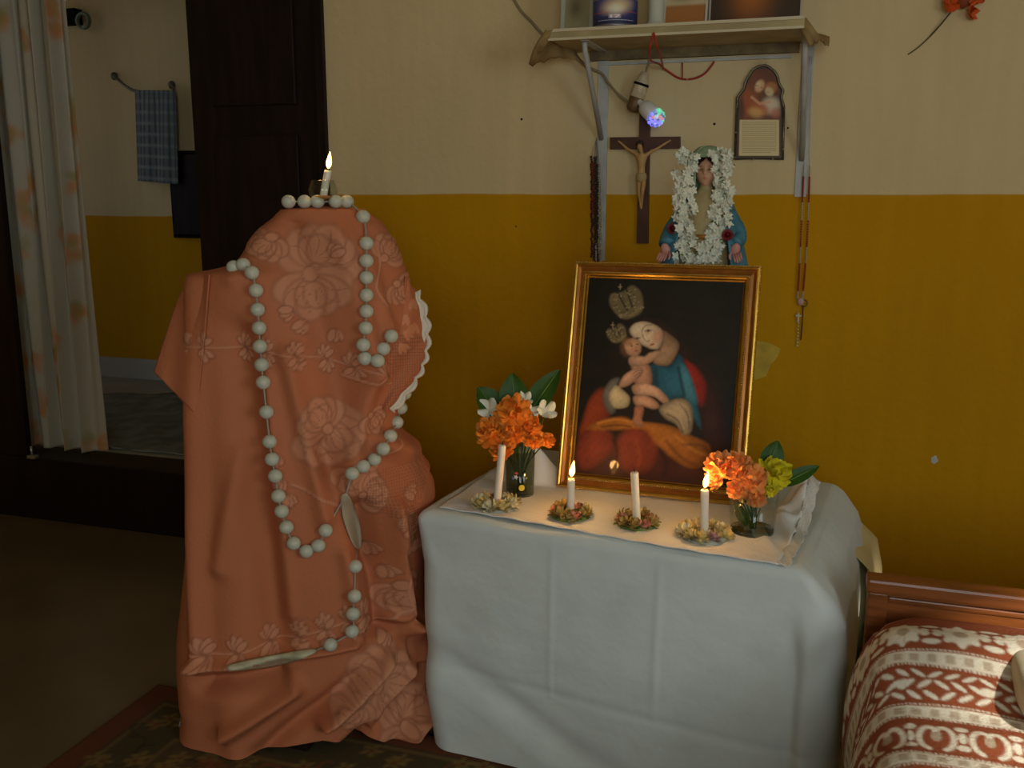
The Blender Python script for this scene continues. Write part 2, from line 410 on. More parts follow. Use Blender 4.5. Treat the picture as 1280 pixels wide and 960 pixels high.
# doorway: dark threshold, jambs, closed leaf
SZ = .267
o = MB().box((XL, WY - .02, 0), (DX1 - .005, WY + .16, SZ), bev=.006).build('trim_1', M_darkwood); o['kind'] = 'structure'
d = empty('door_1', ((DXM + DX1) / 2, WY, SZ)); d['kind'] = 'structure'
MB().box((DXM, WY + .015, SZ), (DX1 - .03, WY + .055, 2.25)).build('door_leaf', M_darkwood, d)
for (za, zb) in ((.40, .95), (1.05, 1.55), (1.65, 2.15)):
    MB().box((DXM + .09, WY + .005, za), (DX1 - .12, WY + .02, zb), bev=.006).build('door_panel', M_darkwood, d)
MB().box((DX1 - .03, WY - .015, SZ), (DX1 + .004, WY + .15, 2.28), bev=.004).build('door_jamb', M_darkwood, d)
MB().box((XL + .01, WY - .012, SZ), (DX0, WY + .016, 2.28), bev=.003).build('door_leaf', M_darkwood, d)
MB().box((XL + .01, WY - .015, 2.24), (DX1 + .004, WY + .15, 2.32), bev=.004).build('door_head', M_darkwood, d)
m_ = MB(); hp = ony(40, 567, WY - .02); m_.box((hp.x - .02, WY - .03, SZ - .002), (hp.x + .02, WY - .005, SZ + .012), bev=.003); m_.tube([(hp.x, WY - .02, SZ + .01), (hp.x - .002, WY - .02, SZ + .05)], .005)
m_.build('door_bolt', mat('worn_steel', (.5, .5, .46), .35, metal=.8), d)

# next room
FY = 4.62
o = MB().box((-5.3, WY + .15, SZ - .1), (-1.0, FY + .1, SZ - .001)).build('floor_next_room', M_farfloor); o['kind'] = 'structure'
o = MB().box((-5.3, FY, SZ), (-1.0, FY + .1, 2.75)).build('wall_far', M_farwall); o['kind'] = 'structure'
o = MB().box((-1.1, WY + .15, SZ), (-1.0, FY, 2.75)).build('wall_far_right', M_farwall); o['kind'] = 'structure'
o = MB().box((-5.3, WY + .15, 2.75), (-1.0, FY + .1, 2.85)).build('ceiling_next_room', M_plain); o['kind'] = 'structure'
m_ = MB(); m_.box((-5.0, WY + .15, SZ), (-4.9, 3.62, 2.75)); m_.box((-5.0, 4.18, SZ), (-4.9, FY, 2.75)); m_.box((-5.0, 3.62, SZ), (-4.9, 4.18, 1.12)); m_.box((-5.0, 3.62, 2.08), (-4.9, 4.18, 2.75))
o = m_.build('wall_far_left', M_farwall); o['kind'] = 'structure'
o = MB().box((-5.0, FY - .012, SZ), (-1.1, FY - .0005, SZ + .12)).build('baseboard_far', mat('pale_skirting', (.5, .47, .38), .6)); o['kind'] = 'structure'

# ------------------------------------------------------------------ RUG
RX0, RX1, RY0, RY1 = -1.70, 0.95, 0.15, 2.03
nx, ny = 420, 300
rx = np.linspace(RX0, RX1, nx); ry = np.linspace(RY0, RY1, ny)
c_ = Canvas(RX0 * 100, RY0 * 100, RX1 * 100, RY1 * 100, 2.0, L(40, 30, 14, .33))
def fr(x0, y0, x1, y1, col):
    c_.poly([(x0, y0), (x1, y0), (x1, y1), (x0, y1)], col, soft=.25)
bx = lambda i: (RX0 * 100 + i, RY0 * 100 + i, RX1 * 100 - i, RY1 * 100 - i)
fr(*bx(0), L(58, 28, 10, .33)); fr(*bx(7.5), L(34, 26, 12, .33)); fr(*bx(8.5), L(66, 52, 24, .33)); fr(*bx(9.5), L(40, 32, 14, .33)); fr(*bx(22), L(66, 52, 24, .33)); fr(*bx(23), L(46, 34, 14, .33))
rr_ = random.Random(3)
for i in range(900):
    x = rr_.uniform(RX0 * 100 + 9, RX1 * 100 - 9); y = rr_.uniform(RY0 * 100 + 9, RY1 * 100 - 9)
    k = rr_.random(); a = rr_.uniform(0, PI)
    col = L(72, 58, 26, .33) if k < .5 else (L(70, 36, 14, .33) if k < .8 else L(22, 18, 10, .33))
    if k < .6:
        for q in range(5): c_.ell(x + 1.7 * math.cos(a + q * 1.257), y + 1.7 * math.sin(a + q * 1.257), 1.25, .7, col, rot=a + q * 1.257, alpha=.85)
        c_.ell(x, y, .7, .7, L(60, 30, 12, .33))
    else:
        c_.line([(x + 2.6 * t * math.cos(a + t), y + 2.6 * t * math.sin(a + t)) for t in np.linspace(0, 2, 7)], .7, col, alpha=.8, soft=.3)
XX, YY = np.meshgrid(rx, ry)
ZZ = .009 + .0012 * np.sin(XX * 9 + YY * 5)
edge = np.minimum(np.minimum(XX - RX0, RX1 - XX), np.minimum(YY - RY0, RY1 - YY)); ZZ = np.where(edge < 1e-6, .0005, ZZ)
rug = gridobj('rug', np.stack([XX, YY, ZZ], -1), M_rug, cols=c_.get(XX * 100, YY * 100))
tag(rug, 'dark patterned rug with brown border on the floor under the draped stand and table', 'rug')

# ------------------------------------------------------------------ PEACH DRAPED STAND
dxy = ray(385, 480); dxy = Vector((dxy[0], dxy[1], 0)).normalized()
SD = 2.38; SO = dxy * SD; SRt = Vector((dxy.y, -dxy.x, 0))
def stand_px(px, py, off=0.0):
    """pixel on the upright plane through the stand axis (off = further away)"""
    d = Vector(ray(px, py)); k = (SD + off) / (d.x * dxy.x + d.y * dxy.y)
    return Vector(VC) + d * k
def sz_(px, py, off=0.0):
    p = stand_px(px, py, off) ; return (p - SO).dot(SRt), p.z
sil = [(262, 352, 455), (266, 345, 460), (280, 333, 479), (300, 316, 492), (322, 304, 501), (333, 290, 506), (337, 262, 507), (342, 251, 509), (360, 248, 512), (400, 247, 513), (440, 246, 510), (480, 245, 503),
       (520, 243, 498), (560, 243, 497), (580, 242, 508), (597, 241, 527), (612, 240, 541), (632, 239, 543), (660, 237, 538), (700, 233, 529), (760, 226, 527), (800, 220, 529), (830, 219, 540), (870, 222, 552)]
zs = []; sl_ = []; sr_ = []
for y, a, b in sil:
    s1, z = sz_(a, y); s2, _ = sz_(b, y); zs.append(z); sl_.append(s1); sr_.append(s2)
zs += [.06, .006]; s1, _ = sz_(226, 890); s2, _ = sz_(556, 890); sl_ += [s1, s1 - .005]; sr_ += [s2, s2 + .006]
zs = np.array(zs); sl_ = np.array(sl_); sr_ = np.array(sr_)
ztop = zs[0]
bz = [(1.31, .075), (1.27, .10), (1.15, .135), (1.0, .165), (.8, .185), (.6, .20), (.4, .20), (.2, .205), (0, .215)]
bzz = np.array([p[0] for p in bz][::-1]); bbb = np.array([p[1] for p in bz][::-1])
NR, NA = 430, 520
zrow = np.concatenate([np.linspace(ztop, .006, NR)])
def smooth_interp(z): 
    i = np.interp(-z, -zs, np.arange(len(zs))); return np.interp(i, np.arange(len(zs)), sl_), np.interp(i, np.arange(len(zs)), sr_)
sL, sR = smooth_interp(zrow)
ker = np.ones(5) / 5
def sm(a): p = np.pad(a, 2, mode='edge'); return np.convolve(p, ker, 'valid')
sL = sm(sL); sR = sm(sR)
bd = np.interp(zrow, bzz, bbb)
th = np.linspace(0, 2 * PI, NA, endpoint=False)   # 0 = right, pi/2 = away, 3pi/2 = toward the viewer
e_ = 2 / 2.5
cs = np.sign(np.cos(th)) * np.abs(np.cos(th)) ** e_; sn = np.sign(np.sin(th)) * np.abs(np.sin(th)) ** e_
S = (sL + sR)[:, None] / 2 + (sR - sL)[:, None] / 2 * cs[None]
Dp = bd[:, None] * sn[None]
Z = np.repeat(zrow[:, None], NA, 1)
# cloth coordinates for the embroidery (roughly photo pixels of the front face)
DF = SD - .85 * bd
dv = np.array([proj(SO + dxy * (-.85 * b) + Vector((0, 0, z)))[1] for b, z in zip(bd, zrow)])
CX = 385 + S / DF[:, None] * 1228; CY = np.repeat(dv[:, None], NA, 1)
# folds of the front: (x0,y0,x1,y1,width px, amplitude m)
folds = [(255, 345, 230, 830, 13, .013), (300, 420, 330, 800, 26, -.014), (372, 290, 432, 520, 26, -.012), (432, 300, 470, 470, 18, .010), (345, 285, 300, 345, 14, .004),
         (400, 560, 455, 700, 20, -.013), (455, 300, 490, 420, 12, .006), (462, 470, 425, 620, 16, .012), (360, 440, 400, 640, 14, .010), (470, 560, 540, 600, 16, .018), (450, 640, 470, 780, 16, -.016),
         (490, 640, 505, 800, 13, .016), (425, 690, 440, 800, 12, .008), (225, 820, 440, 800, 7, .012), (228, 845, 330, 835, 14, -.02), (262, 900, 350, 850, 12, .016), (300, 935, 430, 850, 16, -.014),
         (390, 900, 470, 830, 12, .022), (420, 940, 520, 860, 11, -.022), (450, 915, 530, 840, 9, .018), (470, 960, 545, 900, 10, .024), (505, 700, 520, 860, 9, -.014), (265, 700, 300, 560, 16, .007), (335, 470, 350, 760, 12, .006), (480, 780, 540, 820, 9, .015), (440, 800, 500, 790, 8, -.014)]
disp = np.zeros_like(S)
front = sn[None] < .2
for x0, y0, x1, y1, wd, am in folds:
    dx, dy = x1 - x0, y1 - y0; t = ((CX - x0) * dx + (CY - y0) * dy) / (dx * dx + dy * dy); tc_ = np.clip(t, 0, 1)
    dd = np.hypot(CX - x0 - tc_ * dx, CY - y0 - tc_ * dy); disp += 2.6 * am * np.exp(-(dd / (wd * .85)) ** 2) * np.where(sn[None] < .35, 1, 0) * np.clip((.35 - sn[None]) / .35, 0, 1)
rs = np.random.RandomState(4)
def softnoise(X, Y, sc_, seed, octv=3):
    r = np.random.RandomState(seed); out = np.zeros_like(X)
    for o_ in range(octv):
        for k in range(5):
            a = r.uniform(0, 2 * PI); f = sc_ * 2 ** o_ * r.uniform(.7, 1.3); out += np.sin((X * math.cos(a) + Y * math.sin(a)) * f + r.uniform(0, 6.3)) / (2 ** o_) / 5
    return out
low = np.clip((CY - 760) / 160, 0, 1); rightlow = np.clip((CX - 400) / 80, 0, 1)
disp += .006 * softnoise(CX, CY * .45, .035, 2) + .02 * low * rightlow * softnoise(CX, CY, .055, 5) + .009 * low * softnoise(CX, CY * .3, .04, 9)
disp += .014 * np.clip((.5 - Z) / .5, 0, 1) * np.sin(th * 9 + 1.0)[None] * np.clip(np.abs(sn[None]) * 1.4, 0, 1) * .6
# embroidery painted on the cloth
PB = (.52, .165, .07); PLt = (.64, .27, .145); PD = (.26, .075, .034); PO = (.60, .16, .045)
c_ = Canvas(170, 240, 580, 980, 1.6, PB)
rel = Canvas(170, 240, 580, 980, 1.6, (0, 0, 0))
class Emb:
    def ell(s, x, y, a, b, rot=0, col=PLt, h=1.0):
        c_.ell(x, y, a + 1.3, b + 1.3, PD, rot, .8, .15); c_.ell(x, y, a, b, col, rot, .95, .18); rel.ell(x, y, a, b, (h,) * 3, rot, 1, .25)
    def petal(s, x, y, r, wd, ang, col=PLt):
        s.ell(x + math.cos(ang) * r * .5, y + math.sin(ang) * r * .5, r * .5, wd, ang, col)
    def line(s, pts, wd, col=PLt, h=.8): c_.line(pts, wd + 1.2, PD, .4); c_.line(pts, wd, col, .9); rel.line(pts, wd, (h,) * 3)
    def peony(s, x, y, r, ang):
        for k in (0, 5, 1, 4, 2, 3): s.petal(x, y, r * (1.0 + .07 * (k % 2)), r * .40, ang - 1.45 + k * .58)
        for k in (0, 2, 1): s.petal(x, y, r * .74, r * .30, ang - .62 + k * .62)
        for k in range(6):
            a = ang - 1.2 + k * .48; b_ = a + .22; c_.line(cr([(x + math.cos(a) * r * .25, y + math.sin(a) * r * .25), (x + math.cos(b_) * r * .6, y + math.sin(b_) * r * .6), (x + math.cos(a) * r * .92, y + math.sin(a) * r * .92)], 4), .9, PD, .6, .5)
        s.petal(x, y, r * .4, r * .2, ang + PI)
    def spray(s, pts, n, ln):
        s.line(pts, 2.6); P = np.array(pts)
        for k in range(n):
            f = (k + .5) / n * (len(P) - 1); i = int(f); p = P[i] + (P[min(i + 1, len(P) - 1)] - P[i]) * (f - i)
            for sg in (-1, 1):
                for j in range(-1, 3): s.petal(p[0], p[1] + sg * 2, ln * (1 - .12 * abs(j)), ln * .2, sg * PI / 2 + (j - .5) * .55)
E_ = Emb()
E_.spray([(235, 434), (300, 433), (345, 438), (400, 446), (445, 460), (490, 476)], 7, 17)
E_.spray([(222, 806), (290, 802), (360, 788), (420, 774), (455, 766)], 7, 20)
E_.peony(402, 330, 50, -PI / 2 + .15); E_.peony(395, 352, 46, PI / 2 - .2); E_.peony(345, 300, 26, 2.3)
E_.peony(404, 535, 46, PI / 2 - .5); E_.peony(404, 530, 34, -2.2); E_.peony(462, 525, 20, 1.0)
E_.peony(488, 320, 26, -1.0); E_.peony(505, 362, 24, .9); E_.peony(440, 590, 30, 1.3)
E_.peony(460, 858, 48, -2.6); E_.peony(468, 862, 44, .2); E_.peony(430, 880, 34, 2.3); E_.peony(505, 915, 40, -1.5); E_.peony(500, 930, 36, 1.6)
E_.peony(492, 745, 30, 1.3); E_.peony(500, 668, 24, -.5); E_.peony(455, 620, 26, -.3)
for (x, y, a) in ((383, 400, 2.1), (370, 385, 2.6), (420, 412, 1.4), (340, 560, 1.5), (345, 590, 1.7), (352, 612, 1.2), (460, 690, .8), (475, 715, 1.0), (478, 800, 2), (520, 690, 1.2), (505, 625, .2), (420, 260 + 60, -1)):
    for j in (-.5, 0, .5): E_.petal(x, y, 17, 4.5, a + j)
for pts in ([(470, 300), (480, 330), (470, 360), (485, 385)], [(490, 560), (470, 575), (440, 600)], [(500, 640), (515, 700), (495, 740), (505, 790)], [(360, 600), (400, 620), (430, 640)], [(430, 470), (460, 480), (490, 486)], [(450, 800), (480, 780), (520, 760)]):
    E_.line(cr(pts), 3)
for (x0, y0, x1, y1) in ((452, 590, 535, 650), (505, 640, 540, 700), (485, 640, 520, 670)):     # net areas
    for ix in np.arange(x0, x1, 3.6):
        for iy in np.arange(y0, y1, 3.6):
            if np.hypot((ix - (x0 + x1) / 2) / (x1 - x0) * 2, (iy - (y0 + y1) / 2) / (y1 - y0) * 2) < 1: c_.ell(ix, iy, 1.1, 1.1, (.22, .075, .035), 0, .75, .4)
disp += .003 * rel.get(CX, CY)[..., 0] * (sn[None] < .3)
# outward normals in plan
nxv = np.cos(th) / np.maximum(bd.mean(), .1) * 1; 
nrm = np.stack([np.abs(np.cos(th)) ** (2 - e_) * np.sign(np.cos(th)) * .8, np.abs(np.sin(th)) ** (2 - e_) * np.sign(np.sin(th)) * 1.0], -1); nrm /= np.linalg.norm(nrm, axis=1)[:, None] + 1e-9
fade = np.clip((ztop - Z) / .03, 0, 1)
S2 = S + disp * nrm[None, :, 0] * fade; D2 = Dp + disp * nrm[None, :, 1] * fade
hem = np.interp(CX, [220, 240, 300, 345, 385, 415, 440, 470, 500, 525, 548], [.0, .0, .012, .03, .038, .022, .034, .006, .0, .012, .02])
wgt = np.clip(1 - Z / .16, 0, 1) ** 1.5 * (sn[None] < .1)
Z2 = np.maximum(Z + hem * wgt, .013)
Vv = np.zeros((NR, NA, 3))
for k in range(3): Vv[..., k] = SO[k] * (k < 2) + SRt[k] * S2 + dxy[k] * D2
Vv[..., 2] += Z2
# closed top: shrink rings to the centre
cen = Vv[0].mean(0); caps = [cen + (Vv[0] - cen) * f + np.array([0, 0, .008 * (1 - f)]) for f in (.02, .3, .6, .85, .96)]
Vall = np.concatenate([np.stack(caps), Vv], 0)
CXa = np.concatenate([np.repeat(CX[:1], 5, 0), CX], 0); CYa = np.concatenate([np.repeat(CY[:1] - 4, 5, 0), CY], 0)
colsP = c_.get(CXa, CYa)
drape = empty('draped_cloth', (SO.x, SO.y, 0.012))
tag(drape, 'peach embroidered cloth with lace hanging over a tall stand down to the rug', 'cloth')
body = gridobj('cloth_body', Vall, M_peach, drape, closed=True, cols=colsP, flip=True)
# left overhanging flap
n1, n2 = 60, 40
cre = np.array(cr([(262, 343, -.10), (256, 420, -.115), (251, 470, -.12), (247, 519, -.12)], 20)); outc = np.array(cr([(243, 340, .03), (224, 372, .0), (207, 420, -.02), (193, 464, -.03)], 20))
def resamp(a, n): f = np.linspace(0, len(a) - 1, n); i = np.minimum(f.astype(int), len(a) - 2); t = (f - i)[:, None]; return a[i] * (1 - t) + a[i + 1] * t
cre = resamp(cre, n1); outc = resamp(outc, n1); V = np.zeros((n1, n2, 3)); C2 = np.zeros((n1, n2, 2))
for i in range(n1):
    for j in range(n2):
        u = j / (n2 - 1); q = cre[i] * (1 - u) + outc[i] * u; off = q[2] - .012 * math.sin(u * PI) + .006 * math.sin(u * 9 + i * .05) * (i / n1)
        V[i, j] = stand_px(q[0], q[1] + (1.5 * abs(math.sin(u * 12)) if i == n1 - 1 else 0), off); C2[i, j] = q[:2]
gridobj('side_flap', V, M_peach, drape, cols=c_.get(C2[..., 0], C2[..., 1]), thick=.003)
# lace corner on the right with white scalloped edge
lc = Canvas(460, 330, 560, 530, 4, PB)
for ix in np.arange(470, 545, 3.0):
    for iy in np.arange(420, 515, 3.0): lc.ell(ix, iy, .95, .95, (.16, .07, .04), 0, .8, .4)
for (x, y, a) in ((515, 375, 1.2), (508, 395, 2.0), (505, 415, .5), (518, 405, 1.8), (500, 430, 1)):
    for j in (-.6, 0, .6): lc.ell(x + 6 * math.cos(a + j), y + 6 * math.sin(a + j), 7, 2.6, PLt, a + j)
inn = resamp(np.array(cr([(507, 345, -.075), (500, 400, -.10), (488, 440, -.122), (478, 480, -.135), (474, 512, -.14)], 20)), 90)
out = resamp(np.array(cr([(514, 358, -.03), (529, 398, -.03), (529, 440, -.05), (516, 474, -.08), (488, 512, -.12)], 20)), 90)
V = np.zeros((90, 40, 3)); C2 = np.zeros((90, 40, 2))
for i in range(90):
    for j in range(40):
        u = j / 39; q = inn[i] * (1 - u) + out[i] * u; q = q.copy(); q[0] += 3.0 * abs(math.sin(i * .29)) * u ** 4
        V[i, j] = stand_px(q[0], q[1], q[2] - .010 * math.sin(u * PI) + .007 * math.sin(u * 7 + i * .08)); C2[i, j] = q[:2]
lace = gridobj('lace_corner', V, M_peach, drape, cols=lc.get(C2[..., 0], C2[..., 1]), thick=.003)
M_scal = mat('white_scallop', (.72, .67, .56), .85, bump=.3, bscale=150)
V = np.zeros((84, 9, 3))
for i in range(84):
    k = i + 6
    for j in range(9):
        u = j / 8; q = out[k]; ww = (7 + 5.5 * abs(math.sin(k * .29))) * u - 3.5
        tdir = out[min(k + 1, 89)] - out[max(k - 1, 0)]; nn = np.array([tdir[1] * -1, tdir[0]]); nn = -nn / np.linalg.norm(nn)
        V[i, j] = stand_px(q[0] + nn[0] * ww, q[1] + nn[1] * ww, q[2] - .006 - .003 * math.sin(u * 3 * PI))
o = gridobj('scalloped_edge', V, M_scal, drape, thick=.003); tag(o, 'white scalloped lace edge')
# grey-blue underskirt corner and the stand below
p = onz(226, 915, .012); V = np.zeros((20, 12, 3))
for i in range(20):
    for j in range(12):
        q = onz(lerp(218, 250, j / 11), 915, .02) + dxy * (.035); V[i, j] = (q.x, q.y, .013 + (.085 * i / 19)); V[i, j] += np.array(dxy) * (.012 * math.sin(j * .8) + .02 * (i / 19) * (1 - j / 11)) + np.array(SRt) * (.02 * math.sin(i / 19 * PI / 2 + .3) * (1 - j / 11))
o = gridobj('under_cloth', V, mat('grey_blue_cloth', (.30, .33, .38), .9), None, thick=.003); tag(o, 'small grey-blue cloth corner peeking out under the peach cloth', 'cloth')
st = empty('plant_stand', (SO.x, SO.y, .01)); tag(st, 'tall stand under the peach cloth, one dark foot showing at the hem', 'stand')
m_ = MB()
for (a, b, z0_, z1_) in ((.19, .12, .5, .54), (.065, .035, 1.22, 1.275)):
    M4 = Matrix(((SRt.x, dxy.x, 0, SO.x), (SRt.y, dxy.y, 0, SO.y), (0, 0, 1, 0), (0, 0, 0, 1)))
    MB().box((-a, -b, z0_), (a, b, z1_), M4, bev=.004).build('stand_shelf', M_darkwood, st)
for sx in (-1, 1):
    for sy_ in (-1, 1):
        MB().tube([M4 @ Vector((sx * .15, sy_ * .12, .012)), M4 @ Vector((sx * .13, sy_ * .10, .5)), M4 @ Vector((sx * .045, sy_ * .02, 1.23))], [.018, .016, .014]).build('leg', M_darkwood, st)
q = onz(376, 946, .012) + dxy * .05; MB().box((q.x - .03, q.y - .02, .012), (q.x + .03, q.y + .02, .05), bev=.004).build('foot', M_darkwood, st)

tree = bvh_of([body, lace])
# ------------------------------------------------------------------ GIANT ROSARY
ros = empty('giant_rosary', (SO.x, SO.y, 0.5)); tag(ros, 'giant rosary of pale round beads looped over the peach cloth', 'rosary')
BR = .0168
bm_ = MB().ball((0, 0, 0), (BR, BR, BR * .94), 16, 12); me_bead = bm_.mesh('bead', M_bead)
chains = [
 [(292, 334), (304, 331), (315, 341), (320, 363), (322, 387), (324, 410), (325, 433), (327, 456), (329, 478), (333, 515), (337, 552), (340, 574), (344, 595), (348, 620), (352, 639), (358, 659), (367, 679), (383, 689), (398, 682), (407, 663)],
 [(361, 261), (381, 260), (397, 263), (420, 264), (434, 264), (454, 271), (458, 304), (458, 326), (458, 347), (458, 369), (458, 389), (457, 410), (454, 431), (456, 448), (472, 451), (479, 436), (489, 420)],
 [(506, 492), (501, 510), (496, 528), (488, 545), (479, 561), (468, 574), (454, 583), (440, 592)],
 [(444, 708), (443, 745), (441, 767), (440, 789), (413, 806)]]
topP = Vector(cen) + Vector((0, 0, .01))
def on_cloth(px, py, lift):
    h, n, d = cast(tree, px, py)
    if h is None:
        h = stand_px(px, py, -.06); return h
    return h - d * lift
first = True; cords = MB()
for ci, ch in enumerate(chains):
    pts = []
    for (x, y) in ch:
        if y < 266 and x < 450:
            q = onz(x, y, ztop + BR + .003)
            q = stand_px(x, y + 0, -.035); q.z = ztop + BR + .002
        else: q = on_cloth(x, y, BR * .9)
        pts.append(q)
        o = bpy.data.objects.new('bead', me_bead); COL.objects.link(o); o.location = q; adopt(o, ros)
    cords.tube(cr(pts, 4), .0022, 5)
cords.tube([on_cloth(407, 663, .01), on_cloth(420, 640, .006), on_cloth(432, 621, .006), on_cloth(440, 592, .012)], .0022, 5)
cords.tube([on_cloth(447, 684, .006), on_cloth(444, 708, .01)], .0022, 5)
cords.tube([on_cloth(413, 806, .01), on_cloth(394, 813, .006)], .0022, 5)
cords.build('cord', M_string, ros)
M_pad = mat('translucent_leaf', (.52, .44, .30), .4, trans=.15); M_pad2 = mat('pale_green_leaf', (.50, .48, .32), .5, var=.15, vscale=40)
def paddle(pts, wd, m, name):
    n = 16; P = resamp(np.array(cr(pts, 8)), n); V = np.zeros((n, 7, 3))
    for i in range(n):
        t = i / (n - 1); half = wd * (math.sin(PI * min(max(t * .92 + .06, 0), 1)) ** .6)
        tg = P[min(i + 1, n - 1)] - P[max(i - 1, 0)]; nn = np.array([-tg[1], tg[0]]) / (np.hypot(*tg) + 1e-6)
        for j in range(7):
            u = j / 3 - 1; V[i, j] = on_cloth(P[i][0] + nn[0] * half * u, P[i][1] + nn[1] * half * u, .008 + .003 * (1 - u * u))
    V = (V + np.roll(V, 1, 0) * 0); return gridobj(name, V, m, ros, thick=.002)
tag(paddle([(430, 617), (436, 640), (443, 664), (448, 686)], 9, M_pad, 'pendant'), 'flat translucent pendant')
tag(paddle([(284, 835), (320, 830), (360, 822), (395, 813)], 7.5, M_pad2, 'leaf_pendant'), 'pale green leaf-shaped pendant')

# ------------------------------------------------------------------ CANDLES
def candle(label, base, top, r, lit, group=None, tilt=0.0, cup=None, power=.6):
    base = Vector(base); top = Vector(top); h = (top - base).length
    e = empty('candle', base); tag(e, label, 'candle', group)
    ax = (top - base).normalized(); M4 = Matrix.Translation(base) @ Vector((0, 0, 1)).rotation_difference(ax).to_matrix().to_4x4()
    m = MB(); m.lathe([(r * 1.02, 0), (r, h * .1), (r * .99, h * .9), (r * (.93 if lit else 1), h * .975), (r * .8, h), (r * .5, h * .992 if lit else h)], 18, M4); m.build('wax', M_wax, e)
    wk = [top - ax * .003, top + ax * .005, top + ax * .009 + Vector((.001, 0, 0))]
    MB().tube(wk, .0011, 6).build('wick', M_wick, e)
    if lit:
        fh = .040; f0 = top + ax * .004
        prof = [(.0008, 0), (.0042, .1), (.0064, .24), (.0066, .36), (.0052, .55), (.0034, .74), (.0016, .9), (.0002, 1)]
        M5 = Matrix.Translation(f0) @ Euler((0, math.radians(9 + tilt), 0)).to_matrix().to_4x4()
        fl = MB().lathe([(a, b * fh) for a, b in prof], 14, M5).build('flame', M_flame, e)
        MB().lathe([(a * .62, .004 + b * fh * .62) for a, b in prof], 12, M5 @ Matrix.Translation((0, -.004, 0))).build('flame_core', M_flamecore, fl)
        l = bpy.data.lights.new('candle_light', 'POINT'); l.energy = power; l.color = (1, .52, .16); l.shadow_soft_size = .012
        lo = bpy.data.objects.new('candle_light', l); COL.objects.link(lo); lo.location = f0 + Vector((0, -.0, .026)); adopt(lo, e)
    return e
# candle in a glass bowl on the stand
gp = stand_px(405, 268, -.03); gp.z = ztop + .0085
prof_out = [(.012, 0), (.018, .002), (.012, .006), (.024, .014), (.033, .028), (.034, .040), (.028, .056), (.026, .060)]
prof_in = [(.0235, .060), (.026, .054), (.031, .040), (.030, .029), (.021, .017), (.002, .012)]
g = MB().lathe(prof_out + prof_in, 28, Matrix.Translation(gp)).build('glass_candle_bowl', M_glass)
tag(g, 'small round clear glass bowl holding a candle on the peach stand', 'glass bowl')
g2 = MB().lathe([(.002, .0135), (.019, .0185), (.024, .023), (.003, .025)], 20, Matrix.Translation(gp)).build('wax_residue', mat('amber_wax', (.55, .22, .05), .4), g)
candle('lit candle standing in the glass bowl on the peach stand', gp + Vector((0, 0, .022)), stand_px(410, 213, -.03), .0088, True, power=.3)

# ------------------------------------------------------------------ TABLE AND CLOTHS
T0 = Vector((-.898, 2.012, 0)); e1 = Vector((.898 - .0, -.098, 0)).normalized(); e2 = Vector((-e1.y, e1.x, 0)); TW, TD = .900, .64
MT = Matrix(((e1.x, e2.x, 0, T0.x), (e1.y, e2.y, 0, T0.y), (0, 0, 1, 0), (0, 0, 0, 1)))
tb = empty('altar_table', MT @ Vector((TW / 2, TD / 2, .0))); tag(tb, 'low table standing under the white tablecloth', 'table')
MB().box((.012, .012, TZ - .035), (TW - .012, TD - .012, TZ - .004), MT, bev=.004).build('table_top', M_wood, tb)
for sx in (.05, TW - .05):
    for sy_ in (.05, TD - .05): MB().box((sx - .022, sy_ - .022, .0), (sx + .022, sy_ + .022, TZ - .034), MT, bev=.003).build('leg', M_wood, tb)
# white tablecloth: rounded-rectangle rings
NA = 640; NR = 150
def rrect(w0, w1, d0, d1, r, n):
    """points of a rounded rectangle, counter-clockwise from front-left, by fixed parameter"""
    pts = []; per = n // 4; ncor = 14; 
    def side(a, b, m): return [(a[0] + (b[0] - a[0]) * i / m, a[1] + (b[1] - a[1]) * i / m) for i in range(m)]
    def arc(cx, cy_, a0, m): return [(cx + r * math.cos(a0 + PI / 2 * i / m), cy_ + r * math.sin(a0 + PI / 2 * i / m)) for i in range(m)]
    nf = 230; ns = 70; nb = 130
    pts += side((w0 + r, d0), (w1 - r, d0), nf) + arc(w1 - r, d0 + r, -PI / 2, 30) + side((w1, d0 + r), (w1, d1 - r), ns) + arc(w1 - r, d1 - r, 0, 14)
    pts += side((w1 - r, d1), (w0 + r, d1), nb) + arc(w0 + r, d1 - r, PI / 2, 14) + side((w0, d1 - r), (w0, d0 + r), ns) + arc(w0 + r, d0 + r, PI, 14)
    return np.array(pts)
rows = []; zz = []
prof = [(0.0, .006)]
tops = [(f, TZ + .003) for f in (.05, .35, .7, .9)]
rings = []
for f, z in tops:
    rings.append((rrect(TW / 2 * (1 - f), TW / 2 * (1 + f), TD / 2 * (1 - f), TD / 2 * (1 + f), .04 * f + .001, 0), z))
nn_ = NR
for i in range(nn_):
    t = i / (nn_ - 1)
    if i < 14:
        a = i / 13 * PI / 2; off = -.022 + .026 * math.sin(a); z = TZ + .003 - .026 * (1 - math.cos(a))
    else:
        k = (i - 13) / (nn_ - 14); z = (TZ - .023) * (1 - k) + .012 * k; off = .004
    h = TZ - z
    R_ = off + np.interp(h, [0, .02, .06, .12, .2, .45, .6], [0, .014, .048, .074, .082, .082, .08])
    L_ = off + np.interp(h, [0, .1, .3, .45, .6], [0, 0, -.004, -.012, -.04])
    F_ = off + np.interp(h, [0, .1, .3, .45, .6], [0, .004, .012, .010, .014])
    rings.append((rrect(0 - L_, TW + R_, 0 - F_, TD + off + .01, max(.02, min(.018 + .35 * h, .065)), 0), z))
V = np.zeros((len(rings), len(rings[0][0]), 3))
